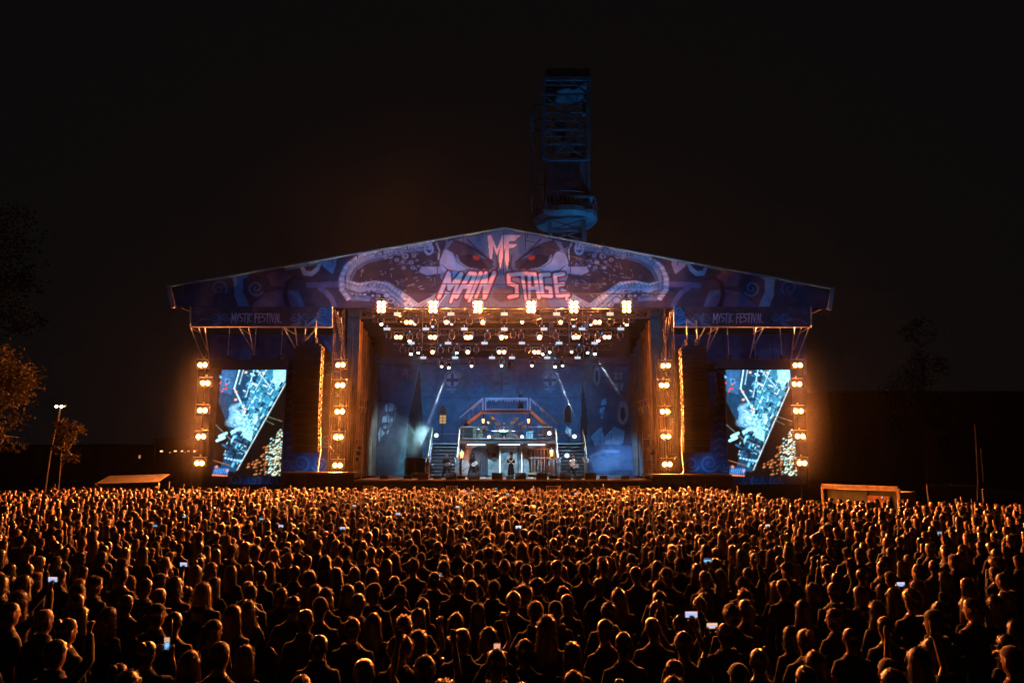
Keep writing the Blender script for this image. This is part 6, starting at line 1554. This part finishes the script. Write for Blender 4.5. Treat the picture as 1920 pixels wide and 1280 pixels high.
for s in (-1, 1):
    a = Vector((DRUM.x-s*.27, DRUM.y+.85-.42, Z2+1.08)); o = MB().tube([a, a+Vector((-s*.08,-.3,.22))], .011, 5).build('drumstick', woodl); tag(o, 'wooden drumstick in the drummer\'s hand', 'drumstick', 'drumsticks of the drummer')
p = at(874.5, 805, 57.9); person((p.x, 57.9, Z2-.0), FL, 'down', .86, 0, 'jacket', mat('dark brown dress cloth', (.05,.025,.015), .8), 'longwavy', 1, 3, 'figure with long blond hair behind the black cabinet', scale=1.0)
p = at(976, 770, 60.2); person((p.x, 60.2, zb+.003), FL, 'cross', .86, 0, 'coat', mat('dark brown cloak', (.03,.02,.014), .85), 'long', 2, 0, 'figure with long dark hair in dark cloak on the balcony', scale=.98)

LSM = .013
# ================================================================== HAZE
hm = bpy.data.materials.new('night haze'); hm.use_nodes = True; nt = hm.node_tree
for n in list(nt.nodes):
    if n.type == 'BSDF_PRINCIPLED': nt.nodes.remove(n)
pv = nt.nodes.new('ShaderNodeVolumePrincipled'); pv.inputs['Color'].default_value = (.9,.9,.9,1); pv.inputs['Density'].default_value = HAZE; pv.inputs['Anisotropy'].default_value = .82
nt.links.new(pv.outputs[0], nt.nodes['Material Output'].inputs['Volume'])
o = MB().box((-160,-30,-1.2),(160,150,75)).build('haze', hm); o['kind'] = 'stuff'; o['label'] = 'thin smoky night haze over the whole festival ground'

# stage smoke: thin fog filling the stage box, with thicker puffs at the wings of the set
def smoke(name, label, dens, color, a=None, b=None, ball=None, noise=0.0, aniso=.3, core=.25, lo=.47, hi=.66, soft=1.0):
    m = bpy.data.materials.new(name); m.use_nodes = True; nt = m.node_tree
    for n in list(nt.nodes):
        if n.type == 'BSDF_PRINCIPLED': nt.nodes.remove(n)
    v = nt.nodes.new('ShaderNodeVolumePrincipled'); v.inputs['Color'].default_value = (*color, 1); v.inputs['Density'].default_value = dens; v.inputs['Anisotropy'].default_value = aniso
    nt.links.new(v.outputs[0], nt.nodes['Material Output'].inputs['Volume'])
    if noise:
        tc = nt.nodes.new('ShaderNodeTexCoord'); nz = nt.nodes.new('ShaderNodeTexNoise'); nz.inputs['Scale'].default_value = noise; nz.inputs['Detail'].default_value = 4; nz.inputs['Distortion'].default_value = .6
        nt.links.new(tc.outputs['Object'], nz.inputs['Vector'])
        ln = nt.nodes.new('ShaderNodeVectorMath'); ln.operation = 'LENGTH'; nt.links.new(tc.outputs['Object'], ln.inputs[0])
        fo = nt.nodes.new('ShaderNodeMapRange'); fo.inputs[1].default_value = core; fo.inputs[2].default_value = 1.0; fo.inputs[3].default_value = 1; fo.inputs[4].default_value = 0; nt.links.new(ln.outputs['Value'], fo.inputs[0])
        r = nt.nodes.new('ShaderNodeMapRange'); r.inputs[1].default_value = lo; r.inputs[2].default_value = hi; r.inputs[3].default_value = 0; r.inputs[4].default_value = dens; nt.links.new(nz.outputs['Fac'], r.inputs[0])
        mu = nt.nodes.new('ShaderNodeMath'); mu.operation = 'MULTIPLY'; nt.links.new(r.outputs[0], mu.inputs[0]); pw = nt.nodes.new('ShaderNodeMath'); pw.operation = 'POWER'; pw.inputs[1].default_value = soft; nt.links.new(fo.outputs[0], pw.inputs[0]); nt.links.new(pw.outputs[0], mu.inputs[1]); nt.links.new(mu.outputs[0], v.inputs['Density'])
    if ball:
        c, rad = ball; o = MB().ball((0,0,0), 1.0, 12, 8).build(name.replace(' ', '_'), m); o.location = c; o.scale = rad
    else: o = MB().box(a, b).build(name.replace(' ', '_'), m)
    tag(o, label, None, kind='stuff'); return o
smoke('stage smoke', 'thin smoke filling the stage under the light rig', .0013, (.9,.9,.9), (XL+.6, 51.5, DECK+.05), (XR-.6, 63.0, at(900,585,51).z))
smoke('smoke puff', 'pale teal smoke drifting beside the dark slot in the backdrop', 1.0, (.8,.95,.95), ball=(at(782, 815, 59.5), (1.9,1.2,2.3)), noise=1.1)
smoke('smoke puff', 'low blue smoke drifting under the painted collar', .7, (.8,.9,1.0), ball=(at(1140, 862, 60.0), (3.2,1.4,1.5)), noise=1.1)
for (x0, y0, row), tgt in BEAMS:                     # wisps added along the beams to make them show
    p, q = rig(x0, y0, row), at(*tgt); o = smoke('beam wisp', f'pale wisp of smoke added to show the {["long beam over the glass case","beam falling past the red window","beam crossing the arched portraits","short beam beside the emblem"][BEAMS.index(((x0,y0,row),tgt))]}', .34, (.9,.95,1.0), ball=(p.lerp(q,.55), (.55,.55,(q-p).length*.47)), noise=1.6)
    o.rotation_euler = (q-p).to_track_quat('Z','Y').to_euler()
spot('smoke_fill', at(812, 800, 58.0), at(780, 815, 59.5), 2600, (.5,.9,1.0), 70, .8, .1)  # unseen spots added to brighten the smoke puffs
spot('smoke_fill', at(1083, 812, 57.6), at(1140, 860, 60.0), 4000, (.15,.45,1.0), 70, .8, .1)

# smoke added about the lamps for their halo; drifting smoke over the roof
for px, who in ((379, 'outer pole on the street lamp side'), (636, 'inner pole on the street lamp side'), (1248, 'inner pole on the booth side'), (1499, 'outer pole on the booth side')):
    smoke('halo smoke', f'thin smoke added as a halo round the blinders of the {who}', LSM, (.9,.9,.9), ball=(at(px, 778, 48.9), (3.6, 2.0, 7.0)), noise=1.2, aniso=0.0, core=.0, lo=.1, hi=.6, soft=2.2)
smoke('halo smoke', 'thin smoke added as a halo along the blinders under the gable', LSM*.6, (.9,.9,.9), ball=(at(945, 575, 48.4), (15, 2.0, 3.0)), noise=1.6, aniso=0.0, core=.0, lo=.1, hi=.6, soft=2.2)
smoke('drifting smoke', 'faint brown smoke rising over the roof beside the crane', .0016, (.9,.85,.85), ball=(at(720, 350, 46.5), (13, 4.5, 9)), noise=1.3, aniso=0.0, core=.0, lo=.35, hi=.7, soft=1.8)
